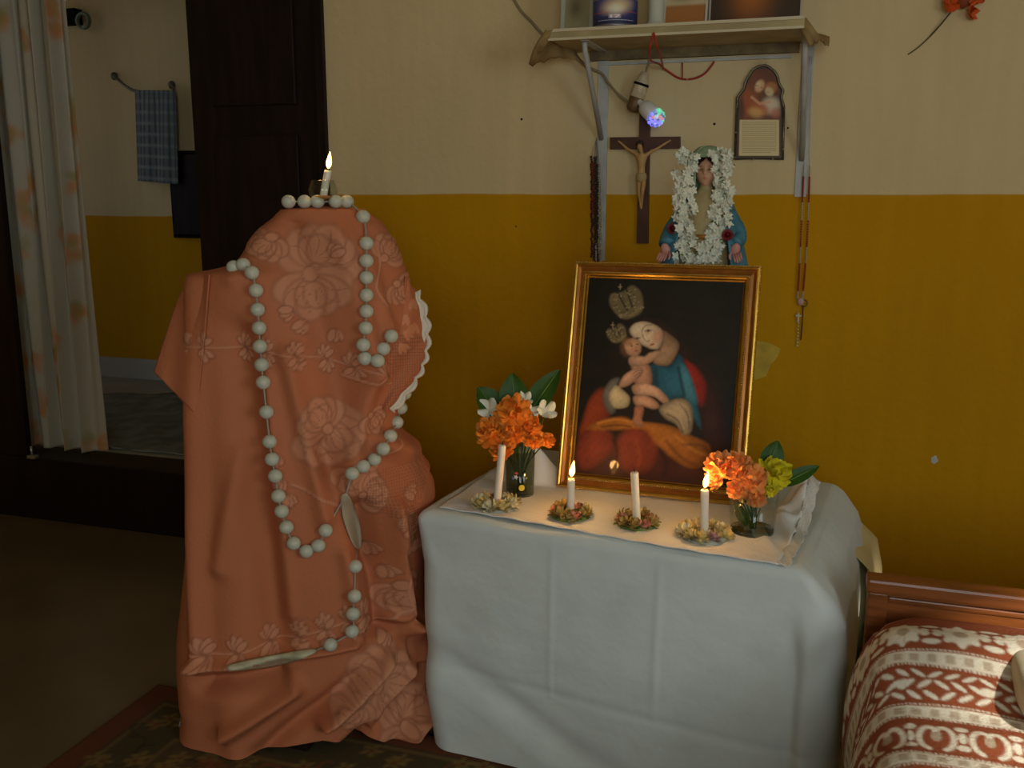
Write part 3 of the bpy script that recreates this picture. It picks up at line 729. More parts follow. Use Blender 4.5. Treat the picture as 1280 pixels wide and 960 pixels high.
for i, (pp, z) in enumerate(rings):
    q = pp.copy(); h = TZ - z; fw = np.clip(h / .08, 0, 1)
    x = q[:, 0]; ond = q[:, 1] < .08
    # ironed creases and sag on the front (x metres along, z height)
    dsp = .0016 * np.exp(-((x - .352) / .008) ** 2) * (z > .2) + .0022 * np.exp(-((x - .60) / .009) ** 2) * sstep(.15, .3, z) - .0022 * np.exp(-((z - .225 + .03 * x) / .012) ** 2)
    zb = .24 - .20 * sstep(0, .55, x)        # lower bulge sweeping down to the right
    dsp = dsp + .014 * sstep(-.01, .07, zb - z) * (1 - sstep(.40, .62, x)) - .006 * np.exp(-((z - zb - .02) / .03) ** 2) * (1 - sstep(.45, .65, x))
    dsp = dsp - .016 * np.exp(-((x - (TW - .012)) / .020) ** 2) * sstep(.08, .22, h) + .010 * np.exp(-((x - (TW + .005)) / .025) ** 2) * sstep(.05, .16, h)
    dsp = dsp + .006 * np.sin(x * 9 + 1.5 + z * 4) * np.clip(h / .4, 0, 1) + .0035 * softnoise(x * 100, np.full_like(x, z * 100), .16, 12)
    dsp = dsp * fw * (q[:, 1] < .12)
    q[:, 1] -= dsp
    rside = (q[:, 0] > TW - .02); q[:, 0] += rside * fw * (.004 * np.sin(q[:, 1] * 26 + 1) + .002 * np.sin(q[:, 1] * 55)) * np.clip(h / .2, 0, 1)
    zt = z + (.0022 * np.sin(x * 17 + q[:, 1] * 9) if h < 0.004 else 0)
    for k in range(3): V[i, :, k] = MT[k][0] * q[:, 0] + MT[k][1] * q[:, 1] + MT[k][3]
    V[i, :, 2] = zt
tc = gridobj('tablecloth', V, M_white, closed=True, flip=True); tag(tc, 'plain white cloth covering the low table down to the rug', 'tablecloth')
# cream cloth below it, showing at the right end
V = np.zeros((50, 60, 3))
for i in range(50):
    for j in range(60):
        t = i / 49; u = j / 59; h = t * .5
        q = MT @ Vector((TW + np.interp(h, [0, .03, .06, .12, .2, .35, .5], [-.012, -.006, .03, .098, .115, .10, .09]) + .004 * math.sin(u * 9 + t * 2), lerp(TD - .01, .40, u) + .0 * t, TZ - .006 - h))
        V[i, j] = q
o = gridobj('cream_cloth', V, M_creamcloth, thick=.003); tag(o, 'cream woven cloth hanging under the white tablecloth at its bed end', 'cloth')
# runner on the table
FL, FR_, BR_, BL = (onz(548, 634, TZ + .008), onz(972, 706, TZ + .008), onz(1012, 636, TZ + .008), onz(612, 592, TZ + .008))
n1, n2 = 70, 130; V = np.zeros((n1, n2, 3))
for i in range(n1):
    for j in range(n2):
        v = i / (n1 - 1); u = j / (n2 - 1)
        q = (FL * (1 - u) + FR_ * u) * (1 - v) + (BL * (1 - u) + BR_ * u) * v
        q.z += .0035 * math.sin(u * 14 + v * 3) * v + .0015 * math.sin(v * 11 + u * 7) + .001 * math.sin(u * 60) * (v < .1)
        # bunched corner by the right-hand tumbler, and behind the left-hand one
        q.z += .085 * math.exp(-((u - 1.0) / .06) ** 2) * sstep(.5, 1, v) * (1 + .15 * math.sin(v * 40))
        q.z += .10 * math.exp(-((u - .14) / .09) ** 2) * sstep(.82, 1, v)
        q.z += .010 * math.sin(u * 70 + v * 16) * sstep(.88, .97, u) * sstep(.1, .4, v)
        q.z = max(q.z, TZ + .0055)
        V[i, j] = q
rn = gridobj('altar_runner', V, M_white2, thick=.002); tag(rn, 'white runner with rumpled lace end spread on the tablecloth', 'runner')
# lace end of runner
M_lace = mat('lace_net', (.78, .76, .70), .85, bump=.5, bscale=260)
V2 = np.zeros((60, 14, 3))
for i in range(60):
    for j in range(14):
        v = i / 59; u = j / 13; q = FR_ * (1 - v) + BR_ * v; dirr = (FR_ - FL).normalized()
        z = .085 * sstep(.5, 1, v) * math.exp(-(u * .022 / .05) ** 2) + .004 * math.sin(v * 34 + u * 4)
        q = q + dirr * (u * .022 + .004 * abs(math.sin(v * 26)) * u - .002); q.z = max(TZ + .0065, TZ + .0065 + z); V2[i, j] = q
o = gridobj('lace_end', V2, M_lace, rn, thick=.0015)

# ------------------------------------------------------------------ ROSE-RING CANDLE HOLDERS
TT = TZ + .0085
def bloom_mesh(name, m, r, seed, layers=5, ruff=.35):
    R_ = random.Random(seed); b = MB()
    for l in range(layers):
        f = l / (layers - 1); cnt = int(13 - 8 * f); el = -.25 + 1.55 * f
        for k in range(cnt):
            a = 2 * PI * k / cnt + R_.uniform(-.2, .2) + l * .4; e = el + R_.uniform(-.18, .18); ln = r * R_.uniform(.85, 1.1); wd = r * R_.uniform(.38, .52)
            dr = Vector((math.cos(a) * math.cos(e), math.sin(a) * math.cos(e), math.sin(e))); sd = Vector((-math.sin(a), math.cos(a), 0)); up = dr.cross(sd) * -1
            vs = []
            for i in range(5):
                t = i / 4; hw = wd * (.25 + .75 * math.sin(min(t * 1.25, 1) * PI / 2)) * (1 if i < 4 else .72)
                for j in (-1, -.35, .35, 1):
                    q = dr * (ln * (t - (.10 * (abs(j) == 1) + .06 * R_.random() if i == 4 else 0))) + sd * (hw * j * .5) + up * (r * (.12 * math.sin(t * PI) + ruff * .4 * (R_.random() - .5) * t + .10 * j * j * t))
                    vs.append(q)
            b.add(vs, [(i * 4 + j, i * 4 + j + 1, i * 4 + j + 5, i * 4 + j + 4) for i in range(4) for j in range(3)], True)
    b.ball((0, 0, .08 * r), r * .35, 8, 6)
    return b.mesh(name, m)
def rose_mesh(name, m, r, seed):
    R_ = random.Random(seed); b = MB()
    for ring, (cnt, rad, tilt, ht) in enumerate(((3, .28, .15, .75), (4, .55, .5, .62), (5, .95, .95, .45))):
        for k in range(cnt):
            a = 2 * PI * k / cnt + ring * .6 + R_.uniform(-.15, .15); vs = []
            for i in range(4):
                for j in range(4):
                    u = (j / 3 - .5) * 2; v = i / 3
                    an = a + u * PI / cnt * 1.15; rr = r * (rad * .35 + rad * .75 * v * math.sin(.5 + tilt) + .06 * R_.random()); z = r * (ht * v * (1 - .35 * tilt * v) - .15 * abs(u) ** 2 * v)
                    vs.append((rr * math.cos(an), rr * math.sin(an), z))
            b.add(vs, [(i * 4 + j, i * 4 + j + 1, i * 4 + j + 5, i * 4 + j + 4) for i in range(3) for j in range(3)], True)
    b.ball((0, 0, r * .3), (r * .3, r * .3, r * .4), 8, 6)
    return b.mesh(name, m)
def leaf_mesh(name, m, ln, wd, curl=.2, cup=.15, n=7):
    b = MB(); vs = []
    for i in range(n):
        t = i / (n - 1); hw = wd * .5 * math.sin(PI * (t * .94 + .04)) ** .8
        for j in (-1, -.5, 0, .5, 1):
            vs.append((hw * j, ln * t, curl * ln * (t - t * t * 1.6) + cup * wd * abs(j)))
    b.add(vs, [(i * 5 + j, i * 5 + j + 1, i * 5 + j + 6, i * 5 + j + 5) for i in range(n - 1) for j in range(4)], True)
    me = b.mesh(name, m)
    return me
M_roseY = mat('dried_yellow_rose', (.66, .52, .20), .7, var=.3, vscale=90); M_roseP = mat('pink_bud', (.58, .25, .19), .65, var=.25, vscale=90)
M_roseO = mat('olive_rose', (.42, .28, .075), .7, var=.3, vscale=90); M_silver = mat('silvery_leaf', (.42, .42, .33), .5, var=.25, vscale=60); M_roseW = mat('ivory_rose', (.70, .64, .40), .7, var=.25, vscale=90); M_lilac = mat('lilac_bud', (.42, .27, .27), .7)
rm = {k: bloom_mesh('rose', m, .0165, i, 4, .2) for i, (k, m) in enumerate((('Y', M_roseY), ('P', M_roseP), ('O', M_roseO), ('W', M_roseW), ('L', M_lilac)))}
lm = {'S': leaf_mesh('leaf', M_silver, .034, .017), 'G': leaf_mesh('leaf', M_leafl, .030, .015)}
def holder(label, px, py, kinds, leafk, rad, seed, flat):
    R_ = random.Random(seed); c = onz(px, py, TT)
    e = empty('candle_ring', c); tag(e, label, 'candle holder')
    b = MB(); b.lathe([(.010, .0), (rad * .75, 0), (rad * .8, .004), (rad * .6, .009), (.014, .010), (.014, .016), (.0105, .016), (.0105, .004)], 22, Matrix.Translation(c)); b.build('ring_base', M_silver if leafk == 'S' else M_leafl, e)
    n = len(kinds)
    for k, kd in enumerate(kinds):
        a = 2 * PI * k / n + R_.uniform(-.12, .12) - PI / 2; rr = rad * .62
        o = bpy.data.objects.new('rose', rm[kd]); COL.objects.link(o); s = (1.30 if kd in 'YWO' else 1.0) * (1.1 if flat else 1) * R_.uniform(.9, 1.08)
        o.location = c + Vector((rr * math.cos(a), rr * math.sin(a), .010)); o.scale = (s,) * 3
        o.rotation_euler = (-math.sin(a) * .6 * -1 * -1, math.cos(a) * .6, R_.uniform(0, 6)); adopt(o, e)
    for k in range(n + 2):
        a = 2 * PI * (k + .5) / (n + 2); o = bpy.data.objects.new('leaf', lm[leafk]); COL.objects.link(o)
        o.location = c + Vector((rad * .55 * math.cos(a), rad * .55 * math.sin(a), .004)); o.rotation_euler = (.18, R_.uniform(-.3, .3), a - PI / 2); o.scale = (R_.uniform(.65, .85),) * 3; adopt(o, e)
    return c
hs = [('wreath candle holder of ivory roses beside the printed tumbler', 621, 634, 'WYWYWLYWY', 'S', .062, 1, True),
      ('wreath candle holder of olive roses and pink buds under a lit candle', 713, 645, 'OPOYPOOPO', 'G', .058, 2, False),
      ('wreath candle holder of olive roses and pink buds under an unlit candle', 796, 656, 'OPOPOYOPO', 'G', .058, 3, False),
      ('wreath candle holder of yellow roses and a lilac bud beside the clear tumbler', 880, 671, 'YLYWYWYWY', 'S', .068, 4, True)]
hc = [holder(*a) for a in hs]
def ctop(c, px, py):      # pixel on an upright plane through the holder, facing the viewer
    dd = Vector((c.x, c.y, 0)).normalized(); r = Vector(ray(px, py)); k = Vector((c.x, c.y, 0)).dot(dd) / r.dot(dd); return Vector(VC) + r * k
for c, tp, lit, lb in zip(hc, ((628, 556), (714, 598), (793, 590), (881, 612)), (0, 1, 0, 1),
        ('unlit white candle leaning in the ivory rose ring beside the printed tumbler', 'lit white candle in olive rose ring left of the taller unlit candle'.replace(' left of the taller unlit candle', ' in front of the gilt picture'), 'unlit white candle in the ring of olive roses and pink buds', 'lit white candle in the yellow rose ring beside the clear tumbler')):
    candle(lb, c + Vector((0, 0, .0045)), ctop(c, *tp), .0092, bool(lit))

# ------------------------------------------------------------------ FLOWERS IN TUMBLERS
def white_mesh(name, m, r, seed):
    R_ = random.Random(seed); b = MB()
    for k in range(5):
        a = 2 * PI * k / 5 + R_.uniform(-.2, .2); e = R_.uniform(.1, .7); dr = Vector((math.cos(a) * math.cos(e), math.sin(a) * math.cos(e), math.sin(e))); sd = Vector((-math.sin(a), math.cos(a), 0)); up = -dr.cross(sd)
        vs = []
        for i in range(6):
            t = i / 5; hw = r * .46 * math.sin(PI * (t * .9 + .06)) ** .7
            for j in (-1, -.5, 0, .5, 1): vs.append(dr * (r * 1.1 * t) + sd * (hw * j) + up * (r * (-.35 * t * t + .22 * j * j)))
        b.add(vs, [(i * 5 + j, i * 5 + j + 1, i * 5 + j + 6, i * 5 + j + 5) for i in range(5) for j in range(4)], True)
    return b.mesh(name, m)
def at_dist(px, py, c, off=0.0):
    q = ctop(c, px, py); d = Vector((c.x, c.y, 0)).normalized(); r = Vector(ray(px, py)); return q + r * (off / r.dot(d))
def flower(name, label, cat, group, c, px, py, rp, off, mesh_fn, m, seed, face=(0, -1, .55), jit=.35):
    R_ = random.Random(seed); h = at_dist(px, py, c, off); r = 1.12 * rp * (h - Vector(VC)).length / 1224
    e = empty(name, (c.x, c.y, TT + .004)); tag(e, label, cat, group)
    o = bpy.data.objects.new('petals', mesh_fn('petals', m, r, seed)); COL.objects.link(o); o.location = h
    toc = (Vector(VC) - h).normalized(); out_ = Vector((h.x - c.x, h.y - c.y, 0)); fd = (toc * .7 + Vector((0, 0, .55)) + out_.normalized() * .35 + Vector((R_.uniform(-1, 1), R_.uniform(-1, 1), R_.uniform(-1, 1))) * jit * .5).normalized()
    o.rotation_euler = Vector((0, 0, 1)).rotation_difference(fd).to_euler(); adopt(o, e)
    b0 = Vector((c.x + R_.uniform(-.008, .008), c.y + R_.uniform(-.008, .008), TT + .006)); rim = Vector((c.x, c.y, TT + .075)) + out_ * .25
    MB().tube(cr([b0, rim, h - fd * r * .15], 5), .0017, 6).build('stem', M_leaf, e)
    return e
def leafthing(label, c, p0, p1, wd, off, roll, seed, group=None):
    a = at_dist(*p0, c, off); b = at_dist(*p1, c, off + .012); ln = (b - a).length
    e = empty('leaf_sprig', (c.x, c.y, TT + .004)); tag(e, label, 'leaf', group)
    o = bpy.data.objects.new('leaf_blade', leaf_mesh('leaf_blade', M_leaf, ln, wd, .12, .10, 9)); COL.objects.link(o)
    Y = (b - a).normalized(); toc = (Vector(VC) - a).normalized(); X = Y.cross(toc).normalized(); Zv = X.cross(Y)
    M3 = Matrix((X, Y, Zv)).transposed() @ Euler((0, roll, 0)).to_matrix(); o.matrix_world = Matrix.Translation(a) @ M3.to_4x4(); adopt(o, e)
    MB().tube(cr([Vector((c.x, c.y, TT + .005)), (Vector((c.x, c.y, TT + .05)) + a) / 2, a], 5), .0015, 6).build('stem', M_leaf, e)
    MB().tube([a - (0 * Zv), a + Y * ln * .5 + Zv * ln * .05, b], [.0012, .0009, .0003], 5).build('midrib', M_leafl, o)
    return e
# left printed tumbler
c1 = onz(650, 617, TT)
def tumbler(name, label, c, r0, r1, h, m, wall, foot):
    e = empty(name, c); tag(e, label, 'glass')
    MB().lathe([(.002, 0), (r0, 0), (r0 * 1.01, .003), (r1, h), (r1 - wall, h), (r0 - wall, foot), (.002, foot)], 32, Matrix.Translation(c)).build('glass_body', m, e)
    if foot > .008: MB().lathe([(.002, .0006), (r0 * .985, .0006), (r0 * .995, .004), (r0 * .985, foot - .001), (.002, foot - .001)], 32, Matrix.Translation(c)).build('glass_base', M_glassbase, e)
    if foot < .008: MB().lathe([(.002, foot + .0008), (r0 - wall - .0006, foot + .0008), (lerp(r0, r1, .6) - wall - .0006, h * .62), (.002, h * .62)], 28, Matrix.Translation(c)).build('water', M_water, e)
    return e
k1 = (c1 - Vector(VC)).length / 1224
t1 = tumbler('printed_tumbler', 'tall smoky glass tumbler printed with a yellow moon, beside the gilt frame', c1, 17.5 * k1, 19 * k1, 58 * k1, M_greenglass, .0016, .005)
R1 = 18.2 * k1 + .0006
def on_tumbler(c, R_, ang0, z): return Vector((c.x + R_ * math.cos(ang0), c.y + R_ * math.sin(ang0), c.z + z))
a0 = math.atan2(-c1.y, -c1.x)
M_moon = mat('yellow_print', (.75, .58, .04), .5); M_red = mat('red_print', (.45, .08, .06), .5); M_wprint = mat('white_print', (.6, .62, .66), .5); M_blp = mat('blue_print', (.12, .18, .4), .5)
def wrap_poly(pts2, m, name, c, R_, aoff, z0, par):
    b = MB(); n = len(pts2); b.add([on_tumbler(c, R_, a0 + aoff + x / R_, z0 + y) for x, y in pts2] + [on_tumbler(c, R_ + .0006, a0 + aoff + x / R_, z0 + y) for x, y in pts2], [tuple(range(n)), tuple(range(n, 2 * n))] + [(i, (i + 1) % n, (i + 1) % n + n, i + n) for i in range(n)])
    return b.build(name, m, par)
moon = [(.0075 * math.cos(t), .0075 * math.sin(t)) for t in np.linspace(.9, 2 * PI - .9 + 1.2, 20)] + [(.0022 + .0052 * math.cos(t), .0018 + .0052 * math.sin(t)) for t in np.linspace(2 * PI + .2, 1.0, 16)]
wrap_poly(moon, M_moon, 'moon_print', c1, R1 - .0012, .12, 13 * k1, t1)
star = [((.007 if k % 2 == 0 else .003) * math.cos(k * PI / 5), (.007 if k % 2 == 0 else .003) * math.sin(k * PI / 5)) for k in range(10)]
wrap_poly(star, M_wprint, 'star_print', c1, R1 - .0008, -.28, 27 * k1, t1); wrap_poly([(.0045 * math.cos(k * PI / 5), .0035 * math.sin(k * PI / 5) + .008) for k in range(10)], M_red, 'red_print', c1, R1 - .0007, -.25, 28 * k1, t1)
wrap_poly([(.003 * math.cos(k * PI / 4) - .008, .004 * math.sin(k * PI / 4) - .004) for k in range(8)], M_blp, 'blue_print', c1, R1 - .0007, -.28, 27 * k1, t1)
LB1 = ['largest deep orange bloom, crowning the printed tumbler', 'deep orange bloom below the white flower at the wall-corner side of the printed tumbler', 'deep orange bloom on the gilt frame side of the printed tumbler', 'deep orange bloom drooping behind the leaning unlit candle', 'deep orange bloom resting on the rim of the printed tumbler', 'smallest deep orange bloom, reaching out toward the gilt frame', 'deep orange bloom in the middle of the printed tumbler bunch']
LB2 = ['pale orange bloom overlapping the gilt frame above the lit candle', 'pale orange bloom at the top of the clear tumbler bunch', 'pale orange bloom next to the yellow chrysanthemum', 'pale orange bloom hanging over the rim above the dipped leaf', 'lowest pale orange bloom, hanging down in front of the clear tumbler', 'smallest pale orange bloom, just behind the candle flame', 'pale orange bloom tucked behind the others in the clear tumbler']
LB3 = ['widest white flower, under the square-tipped leaf in the printed tumbler', 'white flower standing above the orange blooms in front of the upright leaf', 'white flower under the long leaf beside the gilt frame', 'smallest white flower, just behind the largest deep orange bloom']
GO = 'orange blooms in the printed tumbler'; bl = lambda n, m, r, s: bloom_mesh(n, m, r, s)
for i, (x, y, r, o_) in enumerate(((641, 516, 23, -.02), (613, 541, 19, -.02), (661, 532, 17, -.015), (627, 562, 15, -.025), (666, 549, 13, -.03), (684, 550, 10, -.012), (640, 542, 16, -.035))):
    flower('marigold', LB1[i], 'flower', GO, c1, x, y, r, o_, bl, M_orange, 10 + i)
for i, (x, y, r, o_) in enumerate(((612, 512, 14, .01), (656, 500, 10, .012), (683, 514, 13, .005), (664, 516, 9, 0))):
    flower('white_flower', LB3[i], 'flower', 'white flowers in the printed tumbler', c1, x, y, r, o_, white_mesh, M_petalw, 30 + i)
leafthing('broad dark green leaf with square tip behind white flowers in printed tumbler', c1, (632, 530), (598, 484), .075, .02, .35, 1)
leafthing('broad upright dark green leaf behind the printed tumbler blooms', c1, (645, 525), (640, 467), .075, .025, 0, 2)
leafthing('long dark green leaf leaning toward the gilt frame from the printed tumbler', c1, (655, 525), (699, 462), .062, .02, -.3, 3)
# right clear tumbler
c2 = onz(940, 664, TT); k2 = (c2 - Vector(VC)).length / 1224
tumbler('clear_tumbler', 'short thick-based clear glass tumbler holding orange and yellow flowers', c2, 26 * k2, 30 * k2, 50 * k2, M_glass, .0022, .010)
GR = 'orange blooms in the clear tumbler'
for i, (x, y, r, o_) in enumerate(((899, 582, 19, -.01), (920, 583, 19, -.015), (940, 600, 19, -.03), (922, 612, 14, -.035), (945, 622, 13, -.035), (893, 601, 11, -.02), (930, 586, 15, -.005))):
    flower('marigold', LB2[i], 'flower', GR, c2, x, y, r, o_, bl, M_orange2, 50 + i)
flower('yellow_flower', 'bright yellow chrysanthemum in the clear tumbler', 'flower', None, c2, 967, 592, 21, .0, bl, M_yellow, 70)
flower('yellow_flower', 'small yellow bud below the yellow chrysanthemum', 'flower', None, c2, 964, 613, 8, -.03, bl, M_yellow, 71)
leafthing('pointed dark green leaf standing up behind the yellow chrysanthemum', c2, (958, 592), (972, 551), .052, .02, .2, 4)
leafthing('narrow dark green leaf pointing toward the wall beside the yellow chrysanthemum', c2, (972, 608), (1024, 582), .034, .01, -.2, 5)
leafthing('dark green leaf dipped inside the clear tumbler', c2, (920, 628), (934, 658), .026, -.035 + .012, .2, 6)

# ------------------------------------------------------------------ GILT PICTURE
FW_, FH_ = .468, .58; tilt = math.radians(15)
fo = onz(696, 608, TT + .004); fe = (onz(932, 633, TT + .004) - fo); fe.z = 0; fe.normalize(); fn = Vector((-fe.y, fe.x, 0)); fu = fn * math.sin(tilt) + Vector((0, 0, math.cos(tilt))); fb = fe.cross(fu) * -1   # fb: out of the back
MF = Matrix(((fe.x, fb.x, fu.x, fo.x), (fe.y, fb.y, fu.y, fo.y), (fe.z, fb.z, fu.z, fo.z), (0, 0, 0, 1)))
if (MF.to_3x3() @ Vector((0, 1, 0))).y < 0: raise Exception('frame flipped')
pf = empty('framed_picture', MF @ Vector((FW_ / 2, 0, 0))); tag(pf, 'gilt framed picture of a crowned woman holding a crowned child, leaning on the table', 'picture')
MW = .040
def moulding(m, side, prof, name):
    """mitred moulding along one side; prof = list of (inset, height-toward-viewer)"""
    cor = [(0, 0), (FW_, 0), (FW_, FH_), (0, FH_)]; a = cor[side]; b = cor[(side + 1) % 4]; ins = [(1, 1), (-1, 1), (-1, -1), (1, -1)]; ia = ins[side]; ib = ins[(side + 1) % 4]
    vs = []
    for (t, hgt) in prof: vs.append(MF @ Vector((a[0] + ia[0] * t, -hgt, a[1] + ia[1] * t)))
    for (t, hgt) in prof: vs.append(MF @ Vector((b[0] + ib[0] * t, -hgt, b[1] + ib[1] * t)))
    n = len(prof); fs = [(i, i + 1, n + i + 1, n + i) for i in range(n - 1)] + [(n - 1, 0, n, 2 * n - 1)]
    return MB().add(vs, fs).build(name, m, pf)
p_out = [(0, -.012), (0, .004), (.002, .009), (.006, .011), (.0095, .009), (.0105, .004), (.0105, -.012)]
p_mid = [(.0105, -.012), (.0105, .003), (.017, .000), (.0235, .003), (.0245, .005), (.0245, -.012)]
p_in = [(.0275, -.012), (.0275, .010), (.031, .013), (.0345, .010), (.037, .005), (.040, .002), (.040, -.012)]
for s in range(4):
    moulding(M_gold, s, p_out, 'outer_moulding'); moulding(M_golddark, s, p_mid, 'frame_cove'); moulding(M_gold, s, p_in, 'inner_moulding')
b = MB(); M_beadgold = mat('gilt_bead', (.75, .5, .14), .2, metal=.9)
for t, hgt, step in ((.026, .006, .0058), (.0008, .006, .0065)):
    cor = [(t, t), (FW_ - t, t), (FW_ - t, FH_ - t), (t, FH_ - t)]
    for s in range(4):
        a, d_ = np.array(cor[s]), np.array(cor[(s + 1) % 4]); ln = np.linalg.norm(d_ - a); n = int(ln / step)
        for k in range(n): q = a + (d_ - a) * (k + .5) / n; b.ball(MF @ Vector((q[0], -hgt, q[1])), .0026 if t > .01 else .0022, 6, 4)
o = b.build('bead_trim', M_beadgold, pf); o['kind'] = 'stuff'
MB().box((.004, .012, .004), (FW_ - .004, .016, FH_ - .004), MF).build('backing_board', mat('hardboard', (.2, .12, .06), .8), pf)
q0 = MF @ Vector((FW_ / 2, .016, FH_ * .62)); MB().box((-.03, 0, 0), (.03, .005, .34), Matrix.Translation((q0.x, q0.y, q0.z)) @ Euler((math.radians(180 - 14), 0, math.atan2(fe.y, fe.x))).to_matrix().to_4x4()).build('easel_strut', M_wood, pf)
# the painting: authored on a picture-plane grid (units of the study crop), drawn with soft brush shapes
c_ = Canvas(80, 80, 720, 870, .55, (.012, .010, .007))
def A(r, g, b): return L(r * .53, g * .53, b * .53, .21)
def dk(c, f): return tuple(x * f for x in c)
def S_(pts, col, al=1, so=6): c_.poly(cr(pts, 5, True), col, al, so)
def form(pts, col, so=5, shade=.38, light=(-.18, -.2), core=.74):
    """a rounded form: dark contour, then the colour brushed in towards the painted light"""
    S_(pts, dk(col, shade), 1, so); P = np.array(pts, float); m = P.mean(0); ext = np.ptp(P, axis=0)
    for f, t in ((.90, .45), (core, .75), (core * .66, 1.0)):
        q = m + (P - m) * f + np.array(light) * ext * (1 - f) * .8; S_([tuple(v) for v in q], tuple(col[k] * (shade + (1 - shade) * t) for k in range(3)), .85, so * 1.7)
def stroke(pts, w_, col, al=.8, so=3): c_.line(cr(pts, 5), w_, col, al, so)
c_.ell(440, 420, 230, 330, (.022, .016, .011), .2, .9, .6)
form([(480, 350), (545, 380), (610, 470), (645, 620), (655, 770), (600, 800), (570, 640), (545, 500)], A(52, 22, 20), 14)
form([(497, 380), (527, 392), (569, 457), (572, 520), (560, 560), (540, 520), (522, 460)], A(150, 36, 20), 10, .5, (-.2, 0))
form([(205, 500), (240, 540), (235, 600), (190, 650), (120, 700), (140, 610), (165, 540)], A(140, 52, 22), 10, .4)
form([(100, 815), (110, 720), (150, 660), (210, 645), (255, 690), (300, 650), (360, 635), (410, 660), (440, 720), (500, 790), (620, 800), (655, 850)], A(70, 26, 16), 10, .5)
form([(118, 745), (140, 680), (190, 652), (235, 672), (245, 720), (200, 770), (140, 800)], A(124, 44, 24), 16, .72)
form([(262, 700), (300, 655), (345, 640), (395, 665), (405, 730), (370, 800), (300, 800), (262, 760)], A(128, 47, 25), 16, .7)
stroke([(250, 690), (262, 740), (250, 800)], 12, dk(A(40, 14, 10), .8), .7, 8); stroke([(330, 690), (345, 750), (335, 800)], 10, A(160, 70, 34), .35, 8); stroke([(415, 700), (440, 770), (430, 820)], 16, (.02, .01, .008), .6, 10)
form([(150, 656), (187, 623), (277, 605), (319, 620), (403, 626), (464, 637), (525, 666), (586, 694), (591, 741), (563, 778), (516, 783), (464, 750), (427, 694), (384, 650), (328, 640), (239, 648)], A(170, 98, 26), 7, .5)
stroke([(190, 632), (260, 615), (330, 628)], 8, A(206, 128, 44), .6, 5); stroke([(205, 645), (260, 636), (310, 640)], 7, A(84, 42, 14), .8, 5); stroke([(440, 690), (490, 745), (540, 772)], 12, A(96, 52, 16), .7, 8); stroke([(470, 670), (530, 715), (575, 735)], 10, A(200, 124, 42), .5, 7); stroke([(500, 700), (560, 700), (588, 720)], 9, A(84, 46, 20), .6, 6)
form([(379, 411), (443, 413), (480, 369), (502, 411), (531, 482), (549, 567), (560, 640), (535, 600), (510, 536), (469, 532), (430, 545), (400, 520), (385, 470)], A(40, 96, 116), 7, .42, (.1, -.1))
form([(486, 400), (510, 430), (535, 495), (545, 550), (515, 540), (492, 480)], A(62, 124, 140), 7, .5); stroke([(478, 420), (488, 470), (500, 520)], 9, A(16, 38, 50), .8, 6); stroke([(398, 425), (400, 470), (410, 515)], 12, A(18, 44, 56), .7, 8); stroke([(430, 430), (440, 480)], 14, A(48, 104, 122), .4, 9)
S_([(340, 262), (352, 238), (400, 238), (440, 268), (470, 300), (520, 350), (590, 440), (560, 420), (500, 385), (478, 345), (430, 290), (395, 262)], A(40, 25, 16), 1, 7)
S_([(470, 300), (540, 360), (620, 470), (640, 560), (600, 500), (530, 400)], A(30, 22, 14), .8, 12)
form([(417, 285), (450, 300), (478, 328), (474, 362), (443, 411), (392, 405), (396, 381), (412, 352)], A(168, 130, 94), 5, .42, (-.2, .25))
stroke([(420, 300), (418, 335), (408, 356)], 9, A(104, 66, 44), .7, 5)
form([(303, 282), (320, 259), (354, 251), (392, 262), (417, 282), (420, 320), (409, 346), (396, 353), (360, 344), (337, 328), (312, 306)], A(214, 184, 146), 4, .55, (-.25, -.15), .84)
c_.ell(402, 305, 15, 24, A(196, 122, 92), .25, .55, .7); c_.ell(330, 280, 24, 17, A(232, 208, 172), -.4, .6, .7); c_.ell(385, 345, 12, 7, A(206, 160, 128), -.3, .5, .6)
stroke([(346, 292), (350, 276), (364, 264), (380, 264)], 3.2, A(96, 66, 44), .8, 1.8); stroke([(357, 287), (368, 281), (380, 284)], 3, A(44, 28, 20), .9, 1.6); c_.ell(369, 286, 6, 4, A(34, 22, 18), -.3, .9, .4); c_.ell(370, 291, 9, 4, A(196, 150, 118), -.3, .4, .6)
stroke([(318, 316), (329, 311), (340, 313)], 3, A(56, 36, 26), .9, 1.8); c_.ell(330, 315, 5, 3.2, A(40, 26, 20), -.3, .85, .4); stroke([(347, 296), (354, 314), (368, 325), (374, 320)], 3, A(132, 88, 62), .8, 1.8); c_.ell(360, 312, 4, 9, A(236, 212, 180), -.5, .6, .6)
c_.ell(383, 336, 8.5, 3.4, A(164, 74, 58), -.35, .9, .4); stroke([(376, 338), (384, 336), (391, 332)], 1.5, A(90, 36, 30), .9, 1)
c_.ell(299, 348, 30, 34, A(96, 60, 34), .2, 1, .35)
form([(284, 336), (295, 320), (320, 314), (343, 335), (343, 364), (325, 382), (300, 375), (287, 356)], A(206, 152, 112), 4, .5, (-.2, -.1), .84)
c_.ell(292, 328, 16, 14, A(150, 100, 62), .3, .6, .6); stroke([(304, 336), (312, 334)], 2.4, A(90, 58, 38), .8, 1.5); c_.ell(310, 342, 4, 3, A(36, 22, 18), 0, .9, .4); c_.ell(331, 336, 3.4, 2.8, A(36, 22, 18), 0, .9, .4); c_.ell(327, 360, 6, 2.8, A(160, 66, 54), -.2, .9, .4); stroke([(321, 342), (326, 350), (322, 352)], 2.2, A(150, 96, 70), .8, 1.5); c_.ell(309, 357, 8, 7, A(206, 128, 98), 0, .5, .6)
